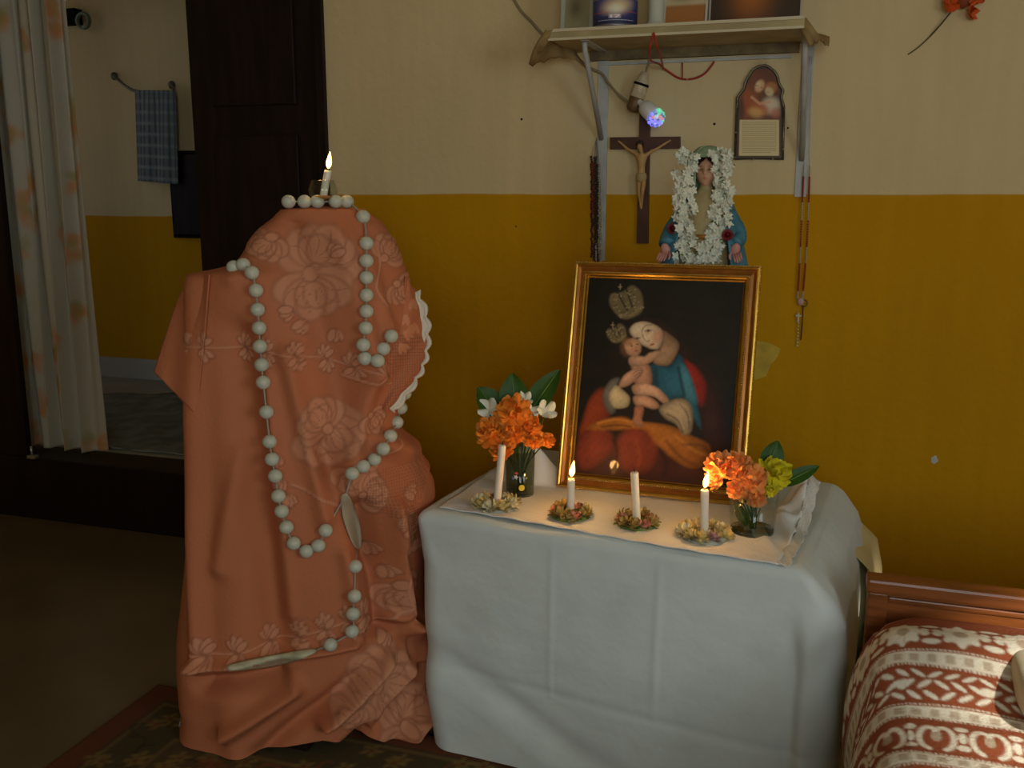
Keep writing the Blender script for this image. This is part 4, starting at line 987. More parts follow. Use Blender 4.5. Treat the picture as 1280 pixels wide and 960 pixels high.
form([(308, 412), (340, 405), (375, 415), (385, 461), (378, 488), (340, 492), (318, 470), (322, 440)], A(196, 140, 104), 6, .42)
form([(303, 385), (340, 388), (365, 388), (396, 362), (413, 360), (410, 374), (378, 402), (335, 417), (303, 411)], A(208, 158, 120), 4, .5, (-.1, -.3))
form([(274, 470), (291, 449), (333, 423), (352, 428), (346, 449), (324, 470), (295, 491), (265, 497)], A(204, 152, 116), 5, .48)
for k in range(3): stroke([(316 + k * 7, 446 + k * 8), (332 + k * 4, 434 + k * 9), (350, 434 + k * 8)], 2.4, A(96, 58, 40), .75, 1.5)
form([(319, 530), (356, 523), (394, 539), (413, 562), (394, 573), (356, 563), (328, 562)], A(200, 148, 112), 5, .45)
form([(314, 490), (356, 480), (399, 492), (425, 512), (447, 540), (431, 553), (399, 530), (356, 522), (322, 520)], A(214, 164, 128), 4, .48, (-.1, -.35))
form([(328, 565), (356, 566), (349, 620), (358, 638), (319, 632), (324, 595)], A(178, 116, 82), 5, .5)
form([(211, 511), (239, 469), (267, 462), (256, 487), (236, 516), (232, 553), (255, 581), (234, 596), (209, 558)], A(112, 104, 92), 6, .45)
form([(232, 520), (253, 490), (281, 508), (305, 534), (297, 567), (253, 574), (232, 548)], A(206, 184, 136), 5, .5)
form([(413, 567), (469, 534), (511, 539), (530, 581), (527, 647), (502, 666), (474, 628), (431, 603)], A(176, 152, 116), 6, .4)
for pts in ([(430, 575), (470, 590), (500, 640)], [(450, 560), (495, 580), (512, 630)], [(470, 545), (510, 565), (522, 610)]): stroke(pts, 6, A(206, 186, 148), .22, 6)
stroke([(440, 590), (478, 612), (496, 655)], 5, A(64, 50, 38), .7, 4); stroke([(485, 552), (512, 590), (518, 640)], 4, A(70, 56, 44), .6, 3)
def crown(x, y, w_, h_, rot, n):
    R2 = lambda u, v: (x + u * math.cos(rot) - v * math.sin(rot), y + u * math.sin(rot) + v * math.cos(rot))
    S_([R2(-w_ * .36, h_ * .45), R2(-w_ * .55, -h_ * .1), R2(-w_ * .38, -h_ * .5), R2(0, -h_ * .42), R2(w_ * .38, -h_ * .5), R2(w_ * .55, -h_ * .1), R2(w_ * .36, h_ * .45), R2(0, h_ * .56)], A(104, 90, 58), 1, 6)
    for k in range(n):
        u = (k + 1) / (n + 1) * 2 - 1; c_.line([R2(u * w_ * .5, -h_ * .55), R2(u * w_ * .30, h_ * .22)], w_ * .055, A(20, 15, 12), .9, 3)
    c_.line([R2(-w_ * .37, h_ * .33), R2(0, h_ * .44), R2(w_ * .37, h_ * .33)], h_ * .12, A(130, 112, 74), .8, 4); rr2 = random.Random(int(x))
    for k in range(int(w_ * .5)): q = R2(rr2.uniform(-.48, .48) * w_, rr2.uniform(-.4, .4) * h_); c_.ell(q[0], q[1], 3, 2.4, A(156, 142, 100) if rr2.random() < .6 else A(70, 58, 40), 0, .8, .5)
    t = R2(0, -h_ * .62); c_.line([(t[0] - 6, t[1]), (t[0] + 6, t[1])], 3, A(170, 150, 110), .9, 2); c_.line([(t[0], t[1] - 9), (t[0], t[1] + 9)], 3, A(170, 150, 110), .9, 2)
crown(291, 182, 112, 104, -.42, 2); crown(256, 298, 66, 58, -.48, 2)
c_.a *= (1 + .16 * softnoise(c_.X, c_.Y, .07, 31, 4) + .10 * softnoise(c_.X, c_.Y, .35, 32, 2))[..., None]
nu, nv = 230, 290; U, Vg = np.meshgrid(np.linspace(0, 1, nu), np.linspace(0, 1, nv))
Py = 90 + 10 * U + Vg * (725 + 25 * U); xl = 150 - 50 * Vg; xr = 700 - 45 * Vg; Px = xl + (xr - xl) * U
x_ = .040 + U * (FW_ - .08); zv = FH_ - .040 - Vg * (FH_ - .08); V = np.zeros((nv, nu, 3))
for k in range(3): V[..., k] = MF[k][0] * x_ + MF[k][1] * -.001 + MF[k][2] * zv + MF[k][3]
o = gridobj('painting', V, M_paint, pf, cols=c_.get(Px, Py), smooth=False, flip=True); tag(o, 'dark painting of a crowned woman in blue and red holding a crowned child')

# ------------------------------------------------------------------ STATUE ON A BOX, WITH GARLAND
SY = 2.545; sx0 = ony(882, 260, SY).x
bxo = MB().box((sx0 - .13, SY - .078, TZ + .004), (sx0 + .13, SY + .075, .868), bev=.004).build('wooden_box', M_wood); tag(bxo, 'wooden box on the table behind the gilt picture, carrying the statue', 'box')
stt = empty('statue', (sx0, SY, .868)); tag(stt, 'statue of a veiled woman in a blue mantle with open hands, behind the gilt picture', 'statue')
def ringloft(prof, name, m, a_lo, a_hi, n=60, wav=0, thick=0, par=stt):
    """prof: (z, rx, ry, yoff); angle 0 = toward the viewer(-y)"""
    V = np.zeros((len(prof), n, 3)); full = abs((a_hi - a_lo) - 2 * PI) < 1e-6
    for i, (z, rx_, ry_, yo) in enumerate(prof):
        for j in range(n):
            a = a_lo + (a_hi - a_lo) * j / (n if full else n - 1); wv = 1 + wav * math.sin(a * 11) * (1.46 - z) / .5
            V[i, j] = (sx0 + math.sin(a) * rx_ * wv, SY + yo - math.cos(a) * ry_ * wv, z)
    return gridobj(name, V, m, par, closed=full, thick=thick, flip=True)
def dense(prof, n=8): return [tuple(p) for p in cr(prof, n)]
gown = ringloft(dense([(.868, .086, .064, 0), (.95, .082, .062, 0), (1.1, .078, .056, 0), (1.19, .066, .05, 0), (1.26, .058, .044, 0), (1.315, .062, .040, 0), (1.345, .035, .026, 0), (1.362, .018, .018, -.002), (1.38, .016, .016, -.004)]), 'gown', M_gown, 0, 2 * PI, 64, .012)
ringloft(dense([(1.232, .063, .0485, 0), (1.238, .0635, .049, 0), (1.244, .062, .0475, 0)], 3), 'belt', M_golddark, 0, 2 * PI, 48)
mant = ringloft(dense([(.868, .105, .074, 0), (.95, .108, .074, 0), (1.06, .115, .074, 0), (1.15, .114, .072, 0), (1.235, .094, .064, .0), (1.30, .076, .052, .004), (1.335, .058, .044, .006), (1.36, .046, .040, .006)]), 'mantle', M_blue, .72, 2 * PI - .72, 90, .02, .004)
veil = ringloft(dense([(1.325, .05, .042, .006), (1.36, .0435, .040, .006), (1.40, .0425, .042, .004), (1.432, .041, .040, .004), (1.452, .033, .032, .004), (1.462, .018, .018, .004), (1.4645, .002, .002, .004)]), 'veil', M_green, .62, 2 * PI - .62, 70, .0, .004)
ringloft(dense([(1.436, .0415, .0415, .003), (1.450, .034, .035, .003), (1.461, .019, .02, .003), (1.4655, .002, .002, .003)]), 'veil_cap', M_green, 0, 2 * PI, 48)
# head: one surface with brow, nose, lips and chin
nu, nv = 56, 48; V = np.zeros((nv, nu, 3)); colh = np.zeros((nv, nu, 3)); hc0 = np.array([sx0, SY - .004, 1.402])
SK = np.array((.58, .33, .21)); HR = np.array((.05, .025, .015))
for i in range(nv):
    for j in range(nu):
        ph = PI * (i + .5) / nv; a = 2 * PI * j / nu; zz_ = math.cos(ph); x = math.sin(ph) * math.sin(a); y = -math.sin(ph) * math.cos(a)
        wj = 1 - .26 * max(0, -zz_) ** 1.3; X, Y_, Zh = x * .030 * wj, y * .034 * (1 - .1 * max(0, -zz_)), zz_ * .042
        f = max(0, -y); g_ = lambda cx_, cz_, sx_, sz2: math.exp(-((x - cx_) / sx_) ** 2 - ((zz_ - cz_) / sz2) ** 2) * (f > .2)
        bump_ = .0075 * g_(0, -.12, .11, .16) + .003 * g_(0, .05, .09, .25) - .0035 * (g_(-.36, .10, .2, .11) + g_(.36, .10, .2, .11)) + .0028 * g_(0, -.42, .2, .07) + .0035 * g_(0, -.78, .3, .14) + .0018 * (g_(-.35, .25, .3, .07) + g_(.35, .25, .3, .07))
        Y_ -= bump_; V[i, j] = hc0 + np.array([X, Y_, Zh])
        c = SK.copy(); hair = 1 if (zz_ > .50 + .25 * (1 - abs(x)) - .45 * abs(x) or f < .25) else 0
        if hair: c = HR
        else:
            for s in (-1, 1):
                c = c * (1 - .95 * g_(s * .36, .08, .15, .07)) + HR * .95 * g_(s * .36, .08, .15, .07); c = c * (1 - .8 * g_(s * .37, .27, .2, .045)) + HR * .8 * g_(s * .37, .27, .2, .045)
            c = c * (1 - .85 * g_(0, -.42, .19, .06)) + np.array((.45, .09, .07)) * .85 * g_(0, -.42, .19, .06)
        colh[i, j] = c
gridobj('head', V, mat('painted_head', attr='paint', rough=.45), stt, closed=True, cols=colh, flip=True)
# hands spread at the sides: sleeve, palm, four fingers and a thumb
for s, (px, py) in ((-1, (832, 312)), (1, (919, 312))):
    h0 = ony(px, py, SY - .045)
    m = MB(); m.tube(cr([Vector((sx0 + s * .062, SY - .004, 1.300)), Vector((sx0 + s * .090, SY - .012, 1.245)), Vector((h0.x - s * .002, h0.y + .006, h0.z + .014))], 6), [.016] * 4 + [.018] * 4 + [.020] * 4 + [.021], 14); m.build('sleeve', M_blue, stt)
    m = MB(); m.ball(h0, (.0125, .007, .017), 14, 10, Euler((.2, s * .35, 0)).to_matrix())
    dn = Vector((s * .35, -.35, -.87)).normalized(); sd = Vector((1, 0, s * .35)).normalized()
    for k, ln in enumerate((.020, .024, .022, .017)):
        r0 = h0 + dn * .012 + sd * ((k - 1.5) * .0058); m.tube([r0, r0 + dn * ln * .55 + Vector((0, -.002, 0)), r0 + dn * ln + Vector((0, -.006, 0))], [.0033, .003, .0022], 8)
    r0 = h0 - sd * s * .010 + dn * .002; m.tube([r0, r0 - sd * s * .008 + dn * .010 + Vector((0, -.004, 0)), r0 - sd * s * .009 + dn * .019 + Vector((0, -.007, 0))], [.004, .0034, .0024], 8)
    m.build('hand', M_pinkhand, stt)
treeS = bvh_of([mant, gown, veil])
gar = empty('flower_garland', (sx0, SY - .06, 1.16)); tag(gar, 'garland of white jasmine blossoms hung round the statue', 'garland')
def blossom_mesh():
    b = MB(); r = .0115
    for k in range(6):
        a = 2 * PI * k / 6; vs = []
        for i in range(4):
            t = i / 3; hw = r * .34 * math.sin(PI * (t * .85 + .1))
            for j in (-1, 0, 1): vs.append((math.cos(a) * r * t - math.sin(a) * hw * j, math.sin(a) * r * t + math.cos(a) * hw * j, r * (.25 * t - .45 * t * t * (k % 2) + .18 * abs(j))))
        b.add(vs, [(i * 3 + j, i * 3 + j + 1, i * 3 + j + 4, i * 3 + j + 3) for i in range(3) for j in range(2)], True)
    b.ball((0, 0, .001), r * .22, 6, 4); return b.mesh('blossom', M_petalw)
meB = blossom_mesh(); meGL = leaf_mesh('garland_leaf', M_leafl, .016, .007)
R_ = random.Random(11)
cl5 = lambda x, y: (800 + x * .177, 170 + y * .177)
strands = [([(335, 120), (335, 170), (325, 230), (310, 300), (315, 380), (310, 460), (320, 540), (310, 620), (320, 700), (305, 780), (310, 870)], 66, 120), ([(565, 110), (575, 170), (590, 250), (585, 330), (585, 400), (590, 480), (560, 560), (555, 640), (545, 700), (520, 760), (480, 830), (500, 870)], 70, 130), ([(400, 780), (440, 800), (380, 870), (440, 870)], 40, 18)]
def on_statue(px, py, lift):
    h, n, d = cast(treeS, px, py)
    if h is None or h.y > SY + .02: h = ony(px, py, SY - .035)
    return h - Vector(d) * lift if h is not None else None
strp = MB()
for pts, wd, cnt in strands:
    P = resamp(np.array(cr(pts, 8)), cnt)
    strp.tube([on_statue(*cl5(*q), .006) for q in P[::4]], .003, 6)
    for k in range(cnt):
        x, y = P[k]; x += R_.uniform(-wd, wd); y += R_.uniform(-14, 14); q = on_statue(*cl5(x, y), R_.uniform(.004, .018))
        o = bpy.data.objects.new('blossom', meB); COL.objects.link(o); o.location = q; d = Vector(ray(900, 260)).normalized()
        fd = (-d + Vector((R_.uniform(-.8, .8), R_.uniform(-.3, .3), R_.uniform(-.7, .9)))).normalized(); o.rotation_euler = Vector((0, 0, 1)).rotation_difference(fd).to_euler(); o.scale = (R_.uniform(.8, 1.25),) * 3; adopt(o, gar)
        if k % 3 == 0:
            o = bpy.data.objects.new('garland_leaf', meGL); COL.objects.link(o); o.location = on_statue(*cl5(x + R_.uniform(-20, 20), y), .008); o.rotation_euler = (R_.uniform(0, 6), R_.uniform(0, 6), R_.uniform(0, 6)); adopt(o, gar)
strp.build('thread', M_leafl, gar)
meRR = rose_mesh('red_rose', M_redrose, .014, 77)
for (x, y) in ((232, 655), (618, 700)):
    o = bpy.data.objects.new('red_rose', meRR); COL.objects.link(o); o.location = on_statue(*cl5(x, y), .006); o.rotation_euler = (1.3, 0, .2); adopt(o, gar); tag(o, 'dark red rose')

# ------------------------------------------------------------------ CRUCIFIX
k3 = 3.0 / 1224
cf = ony(806, 230, WY); cx_ = empty('crucifix', (cf.x, WY - .012, 1.19)); tag(cx_, 'dark wooden crucifix with an ivory figure hung on the wall', 'crucifix')
def wp(px, py, y=WY): return ony(px, py, y)
def bar(pts, y0, y1, name, m, par):
    q = [wp(*p, WY) for p in pts]; b = MB(); n = len(q); b.add([(p.x, y0, p.z) for p in q] + [(p.x, y1, p.z) for p in q], [tuple(range(n)), tuple(range(2 * n - 1, n - 1, -1))] + [(i, (i + 1) % n, (i + 1) % n + n, i + n) for i in range(n)])
    return b.build(name, m, par)
bar([(801, 128), (814, 128), (811, 304), (797, 304)], WY - .018, WY - .001, 'upright', M_crosswood, cx_)
bar([(764, 172), (851, 171), (851, 186), (764, 187)], WY - .0185, WY - .0005, 'crossbeam', M_crosswood, cx_)
cb = lambda x, y: (740 + x * .24, 80 + y * .24)
J = {'pel': (268, 588, .016), 'wai': (269, 545, .013), 'che': (270, 495, .0185), 'nec': (268, 458, .0075), 'hed': (262, 440, .013), 'het': (258, 418, .010), 'shl': (238, 468, .0085), 'ell': (195, 445, .006), 'hal': (158, 412, .0045), 'fil': (143, 402, .003), 'shr': (300, 468, .0085), 'elr': (350, 442, .006), 'har': (400, 408, .0045), 'fir': (418, 398, .003),
     'hpl': (257, 610, .012), 'knl': (256, 665, .0085), 'anl': (262, 722, .0055), 'fol': (262, 750, .0045), 'hpr': (281, 610, .012), 'knr': (276, 668, .0085), 'anr': (268, 724, .0055), 'for': (266, 756, .0045)}
Ed = [('pel', 'wai'), ('wai', 'che'), ('che', 'nec'), ('nec', 'hed'), ('hed', 'het'), ('che', 'shl'), ('shl', 'ell'), ('ell', 'hal'), ('hal', 'fil'), ('che', 'shr'), ('shr', 'elr'), ('elr', 'har'), ('har', 'fir'), ('pel', 'hpl'), ('hpl', 'knl'), ('knl', 'anl'), ('anl', 'fol'), ('pel', 'hpr'), ('hpr', 'knr'), ('knr', 'anr'), ('anr', 'for')]
dep = {'pel': .036, 'wai': .034, 'che': .036, 'nec': .038, 'hed': .044, 'het': .042, 'knl': .042, 'knr': .044, 'hpl': .037, 'hpr': .037, 'hal': .023, 'har': .023, 'fil': .022, 'fir': .022}
ks = list(J); vs = []
for k in ks: p = wp(*cb(J[k][0], J[k][1])); vs.append((p.x, WY - dep.get(k, .031), p.z))
me = bpy.data.meshes.new('corpus'); me.from_pydata(vs, [(ks.index(a), ks.index(b)) for a, b in Ed], []); me.materials.append(M_corpus)
o = bpy.data.objects.new('corpus', me); COL.objects.link(o); md = o.modifiers.new('skin', 'SKIN'); md.use_smooth_shade = True
for i, k in enumerate(ks): v = me.skin_vertices[0].data[i]; v.radius = (J[k][2] * .82, J[k][2] * .72); v.use_root = (k == 'pel')
ms = o.modifiers.new('smooth', 'SUBSURF'); ms.levels = 2; ms.render_levels = 2; adopt(o, cx_); tag(o, 'ivory-coloured figure')
pl = wp(*cb(268, 592)); MB().lathe([(.013, -.014), (.0165, -.004), (.016, .010), (.0135, .014)], 18, Matrix.Translation((pl.x, WY - .036, pl.z))).build('loincloth', mat('cream_loincloth', (.5, .36, .16), .6), cx_)
hp_ = wp(*cb(260, 428)); MB().ball((hp_.x, WY - .036, hp_.z + .003), (.0125, .009, .014), 12, 8).build('hair', M_hair, cx_)

# ------------------------------------------------------------------ ARCHED PLAQUE
out_ = [(919, 199), (979, 199), (980, 134), (977, 122), (979, 114), (974, 105), (972, 96), (966, 88), (955, 82), (943, 87), (937, 95), (932, 104), (930, 112), (922, 122)]
pq = empty('plaque', wp(949, 199)); pq.location.y = WY - .01; tag(pq, 'arched plaque with a mother and child picture above a page of text on the wall', 'plaque')
M_silverframe = mat('tarnished_frame', (.16, .15, .11), .35, metal=.6, var=.3, vscale=80)
bar(out_, WY - .010, WY - .0005, 'plaque_frame', mat('plaque_board', (.09, .06, .03), .5), pq)
P = cr(out_[2:], 3) + [(919, 199), (979, 199), (980, 134)]
MB().tube([Vector((wp(*p).x, WY - .011, wp(*p).z)) for p in P], .0042, 8).build('beaded_rim', M_silverframe, pq)
b = MB()
for p in resamp(np.array(P), 90): q = wp(*p); b.ball((q.x, WY - .0145, q.z), .0030, 6, 4)
o = b.build('rim_beads', mat('rim_bead', (.4, .36, .26), .25, metal=.7), pq); o['kind'] = 'stuff'
c_ = Canvas(915, 78, 985, 205, 4, L(58, 32, 17, .2)); B = lambda r, g, b_: L(r * .68, g * .68, b_ * .68, .20)
c_.ell(936, 126, 10, 20, B(128, 62, 24), .2, .9, .5); c_.ell(947, 104, 11, 13, B(92, 48, 22), .3, .95, .4); c_.ell(950, 108, 5.5, 8, B(176, 132, 92), .45, 1, .35); c_.ell(948.5, 106, 3, 4, B(200, 160, 118), .4, .6, .6)
c_.line([(945, 107), (948, 108)], .9, B(96, 58, 36), .7, .5); c_.line([(951, 110), (954, 110)], .9, B(96, 58, 36), .7, .5)
c_.ell(964, 110, 7.5, 7, B(150, 98, 48), -.2, .95, .4); c_.ell(962, 115, 5, 6, B(196, 150, 112), -.5, 1, .35); c_.line([(959, 115), (961, 116)], .8, B(110, 66, 44), .6, .5); c_.ell(964, 132, 11, 10, B(196, 160, 136), -.3, .95, .5); c_.ell(950, 136, 12, 7, B(150, 78, 34), .3, .85, .5)
c_.ell(945, 141, 9, 6, B(186, 132, 74), .2, .8, .6); c_.ell(970, 141, 6, 6, B(150, 92, 70), 0, .8, .6); c_.line([(940, 122), (950, 130), (962, 128)], 3.4, B(176, 128, 90), .8, 1.2); c_.ell(927, 136, 4, 14, B(52, 30, 18), 0, .7, .6)
c_.poly([(925, 150), (974, 150), (974, 195), (924, 195)], B(168, 154, 112), 1, .4)
rt = random.Random(5)
for k in range(17):
    y = 153 + k * 2.35; x = 928
    while x < 970 - (6 if k == 16 else 0):
        ln = rt.uniform(1.5, 5.5); c_.line([(x, y), (min(x + ln, 971), y)], .75, B(118, 94, 56), .75, .35); x += ln + .9
nu, nv = 110, 190; U, Vg = np.meshgrid(np.linspace(0, 1, nu), np.linspace(0, 1, nv)); V = np.zeros((nv, nu, 3)); Cc = np.zeros((nv, nu, 2))
ys = np.array([p[1] for p in out_]); 
for i in range(nv):
    py = 87 + (195 - 87) * i / (nv - 1); xlft = np.interp(py, [84, 90, 98, 106, 113, 122, 199], [950, 941, 938, 934, 932, 924, 923]); xrgt = np.interp(py, [84, 90, 98, 106, 114, 122, 134, 199], [960, 966, 970, 972, 975, 974, 976, 975])
    for j in range(nu):
        px = xlft + (xrgt - xlft) * j / (nu - 1); q = wp(px, py); V[i, j] = (q.x, WY - .0108, q.z); Cc[i, j] = (px, py)
gridobj('printed_sheet', V, M_print, pq, cols=c_.get(Cc[..., 0], Cc[..., 1]), smooth=False, flip=True)

# ------------------------------------------------------------------ WALL SHELF
sa = ony(682, 36, 2.76); sb = ony(1006, 24, 2.76); bl_ = ony(722, 66, WY); br_ = ony(1012, 57, WY)
zt_ = (sa.z + sb.z) / 2; X0, X1 = sa.x + .004, sb.x; ZS = zt_
sh = empty('wall_shelf', ((X0 + X1) / 2, WY - .15, ZS - .03)); tag(sh, 'cream painted wall shelf on steel brackets above the crucifix', 'shelf')
MB().box((X0, 2.76, ZS - .022), (X1, WY - .001, ZS), bev=.002).build('shelf_board', M_shelf, sh)
MB().box((X0, 2.7545, ZS - .005), (X1, 2.762, ZS + .003)).build('edge_strip', M_shelfedge, sh); MB().box((X0 + .005, 2.7545, ZS - .028), (X1, 2.762, ZS - .0215)).build('edge_strip', M_shelfedge, sh)
MB().box((X0 + .06, WY - .022, ZS - .05), (X1 - .02, WY - .001, ZS - .022)).build('wall_cleat', mat('cleat_wood', (.2, .15, .07), .7, var=.3, vscale=20), sh)
MB().box((X0 + .09, WY - .012, ZS - .064), (X1 - .04, WY - .002, ZS - .056)).build('wall_rail', M_metal, sh)
def bracket(pxt, pxb, yb, strut_t, strut_b):
    a = wp(pxt, 78); z_b = wp(pxb, yb).z; x = a.x
    MB().box((x - .0165, WY - .006, z_b), (x + .0165, WY - .0005, ZS - .022)).build('wall_strip', M_metal, sh)
    b = MB(); b.box((x - .012, 2.80, ZS - .026), (x + .012, WY - .004, ZS - .0215)); b.build('bracket_arm', M_metal, sh)
    zl = wp(*strut_b).z; b = MB(); b.tube([Vector((x - .004, 2.82, ZS - .026)), Vector((x - .004, 2.83, ZS - .05)), Vector((x - .002, WY - .008, zl))], .008, 8); b.build('bracket_strut', M_metal, sh)
bracket(755, 756, 326, (717, 66), (748, 174)); bracket(1010, 1007, 246, (1014, 58), (1009, 200))
# drooping brown paper lining
def droop(name, pts3, m, label):
    P = [Vector(p) for p in pts3]; b = MB(); b.add(P, [tuple(range(len(P)))]); o = b.build(name, m); md = o.modifiers.new('thickness', 'SOLIDIFY'); md.thickness = .002; tag(o, label, 'paper'); return o
def patch(name, top, bot, n, m, label, rough_edge):
    R_ = random.Random(9); V = np.zeros((12, n, 3))
    for j in range(n):
        u = j / (n - 1); a = Vector(np.array(resamp(np.array(top, float), n))[j]); b = Vector(np.array(resamp(np.array(bot, float), n))[j]); b += Vector((0, 0, R_.uniform(-1, 1) * rough_edge))
        for i in range(12): t = i / 11; q = a.lerp(b, t); q.y -= .012 * math.sin(t * PI) * (1 + math.sin(u * 7)); V[i, j] = q
    o = gridobj(name, V, m, thick=.0015); tag(o, label, 'paper'); return o
pL = lambda px, py, y: tuple(ony(px, py, y))
patch('paper_lining', [(X0 + .02, 2.757, ZS + .004), (X0 - .002, 2.757, ZS + .004), (X0 - .003, 2.85, ZS + .003), (X0 - .003, 2.95, ZS + .003), (X0 - .003, 3.04, ZS + .003)], [pL(686, 52, 2.765), pL(660, 83, 2.80), pL(686, 74, 2.90), pL(716, 70, 2.97), pL(738, 92, 3.03)], 24, M_paper, 'torn brown paper drooping from the open end of the wall shelf beside the cable', .006)
patch('paper_lining', [(X1 - .03, 2.80, ZS + .003), (X1 + .003, 2.79, ZS + .003), (X1 + .004, 2.90, ZS), (X1 + .004, 3.03, ZS)], [pL(1012, 58, 2.78), pL(1026, 50, 2.80), pL(1036, 58, 2.92), pL(1037, 48, 3.03)], 20, M_paper, 'crumpled brown paper hanging from the shelf end above the red rosary', .005)
# things on the shelf
def pane(name, label, cat, pxa, pxb, y, ht, lean, framem, cv, fw=.012):
    """a framed picture standing on the shelf between two photo columns"""
    xa = ony(pxa, 20, y).x; xb = ony(pxb, 20, y).x; e = empty(name, ((xa + xb) / 2, y, ZS + .001)); tag(e, label, cat)
    M4 = Matrix.Translation((xa, y, ZS + .0035)) @ Euler((-lean, 0, 0)).to_matrix().to_4x4(); w_ = xb - xa
    for k, (lo, hi) in enumerate((((0, -.006, 0), (w_, .006, fw)), ((0, -.006, ht - fw), (w_, .006, ht)), ((0, -.006, fw), (fw, .006, ht - fw)), ((w_ - fw, -.006, fw), (w_, .006, ht - fw)))): MB().box(lo, hi, M4).build('frame_bar', framem, e)
    MB().box((fw, 0, fw), (w_ - fw, .004, ht - fw), M4).build('backing', M_black, e)
    nu, nv = 40, 60; V = np.zeros((nv, nu, 3)); CC = np.zeros((nv, nu, 3))
    for i in range(nv):
        for j in range(nu):
            u = j / (nu - 1); v = i / (nv - 1); V[i, j] = M4 @ Vector((fw + u * (w_ - 2 * fw), -.001, fw + v * (ht - 2 * fw)))
            CC[i, j] = cv(u, v)
    gridobj('picture', V, M_print, e, cols=CC, smooth=False); return e
g3 = lambda u, v, cu, cv_, ru, rv: math.exp(-((u - cu) / ru) ** 2 - ((v - cv_) / rv) ** 2)
def mixc(a, b, t): return tuple(a[i] * (1 - t) + b[i] * t for i in range(3))
pane('photo_frame', 'small pale framed picture standing on the shelf beside the blue tin', 'picture', 701, 742, 2.84, .17, .12, mat('pale_frame', (.45, .47, .38), .5), lambda u, v: mixc(B(112, 104, 74), B(70, 60, 40), g3(u, v, .4, .4, .3, .25)))
pane('postcard', 'white bordered picture card with an orange scene leaning on the shelf', 'picture', 829, 884, 2.86, .15, .16, mat('card_border', (.6, .56, .48), .6), lambda u, v: mixc(mixc(B(126, 78, 34), B(150, 136, 104), float(sstep(.38, .46, v))), B(92, 66, 36), g3(u, v, .4, .7, .3, .2)), .006)
pane('dark_picture', 'large dark framed picture with an orange glow on the shelf', 'picture', 886, 1002, 2.90, .24, .10, mat('thin_white_frame', (.5, .44, .34), .5), lambda u, v: mixc(B(40, 26, 12), B(128, 70, 18), g3(u, v, .45, .35, .22, .3)), .005)
tnx = ony(769, 22, 2.815); tn = empty('blue_tin', (tnx.x, 2.815, ZS + .003)); tag(tn, 'dark blue printed tin standing on the shelf', 'tin')
rT = (ony(797, 20, 2.815).x - ony(741, 20, 2.815).x) / 2 * .97; hT = .16
MB().lathe([(.002, .0), (rT, 0), (rT, .004), (rT * .985, .006), (rT * .985, hT - .004), (rT, hT - .002), (rT, hT), (.002, hT)], 36, Matrix.Translation(tn.location)).build('tin_body', mat('tin_metal', (.3, .3, .3), .4, metal=.7), tn)
# wrapped label of the tin
c_ = Canvas(0, 0, 100, 100, 3, B(28, 34, 70))
c_.ell(48, 20, 34, 40, B(70, 70, 120), .2, .7, .7); c_.ell(52, 30, 20, 30, B(196, 150, 96), .3, .8, .8); c_.ell(50, 40, 12, 16, B(214, 190, 160), 0, .7, .8)
c_.poly([(40, 62), (58, 62), (58, 78), (40, 78)], B(150, 130, 130), .8, 1); 
c_.line([(44, 65), (44, 76)], 3, B(230, 220, 220), 1, .6); c_.line([(49, 66), (56, 66), (51, 76)], 2.6, B(230, 220, 220), 1, .6)
for k in range(5): c_.line([(8 + k * 7, 54), (12 + k * 7, 54)], 2, B(170, 60, 60), .8, .6); c_.line([(62 + k * 6, 52), (66 + k * 6, 51)], 2, B(170, 60, 60), .8, .6)
for k in range(10): c_.line([(22 + k * 6, 86), (26 + k * 6, 86)], 1.8, B(190, 186, 190), .8, .6)
c_.line([(2, 94), (98, 94)], 5, B(18, 20, 44))
a_mid = math.atan2(-tn.location.y, -tn.location.x); nu, nv = 90, 80; V = np.zeros((nv, nu, 3)); CC = np.zeros((nv, nu, 2))
for i in range(nv):
    for j in range(nu):
        u = j / (nu - 1); v = i / (nv - 1); a = a_mid - 1.5 + 3.0 * u; r = rT * .985 + .0008; V[i, j] = (tn.location.x + r * math.cos(a), tn.location.y + r * math.sin(a), ZS + .0095 + v * .065); CC[i, j] = (u * 100, (1 - v) * 100)
gridobj('tin_label', V, M_print, tn, cols=c_.get(CC[..., 0], CC[..., 1]))
MB().lathe([(rT * .986 + .0006, .0765), (rT * .986 + .0006, hT - .006)], 36, Matrix.Translation(tn.location)).build('tin_wrap', mat('tin_blue', B(34, 40, 84), .4), tn)
cv_ = ony(820, 20, 2.82); o = MB().lathe([(.002, 0), (.034, 0), (.034, .004), (.026, .010), (.022, .018), (.0215, .10), (.019, .16), (.015, .19), (.012, .19), (.012, .17), (.002, .17)], 28, Matrix.Translation((cv_.x, 2.82, ZS + .003))).build('white_vase', mat('white_ceramic', (.62, .62, .52), .3)); tag(o, 'slim white vase with flared foot on the shelf', 'vase')

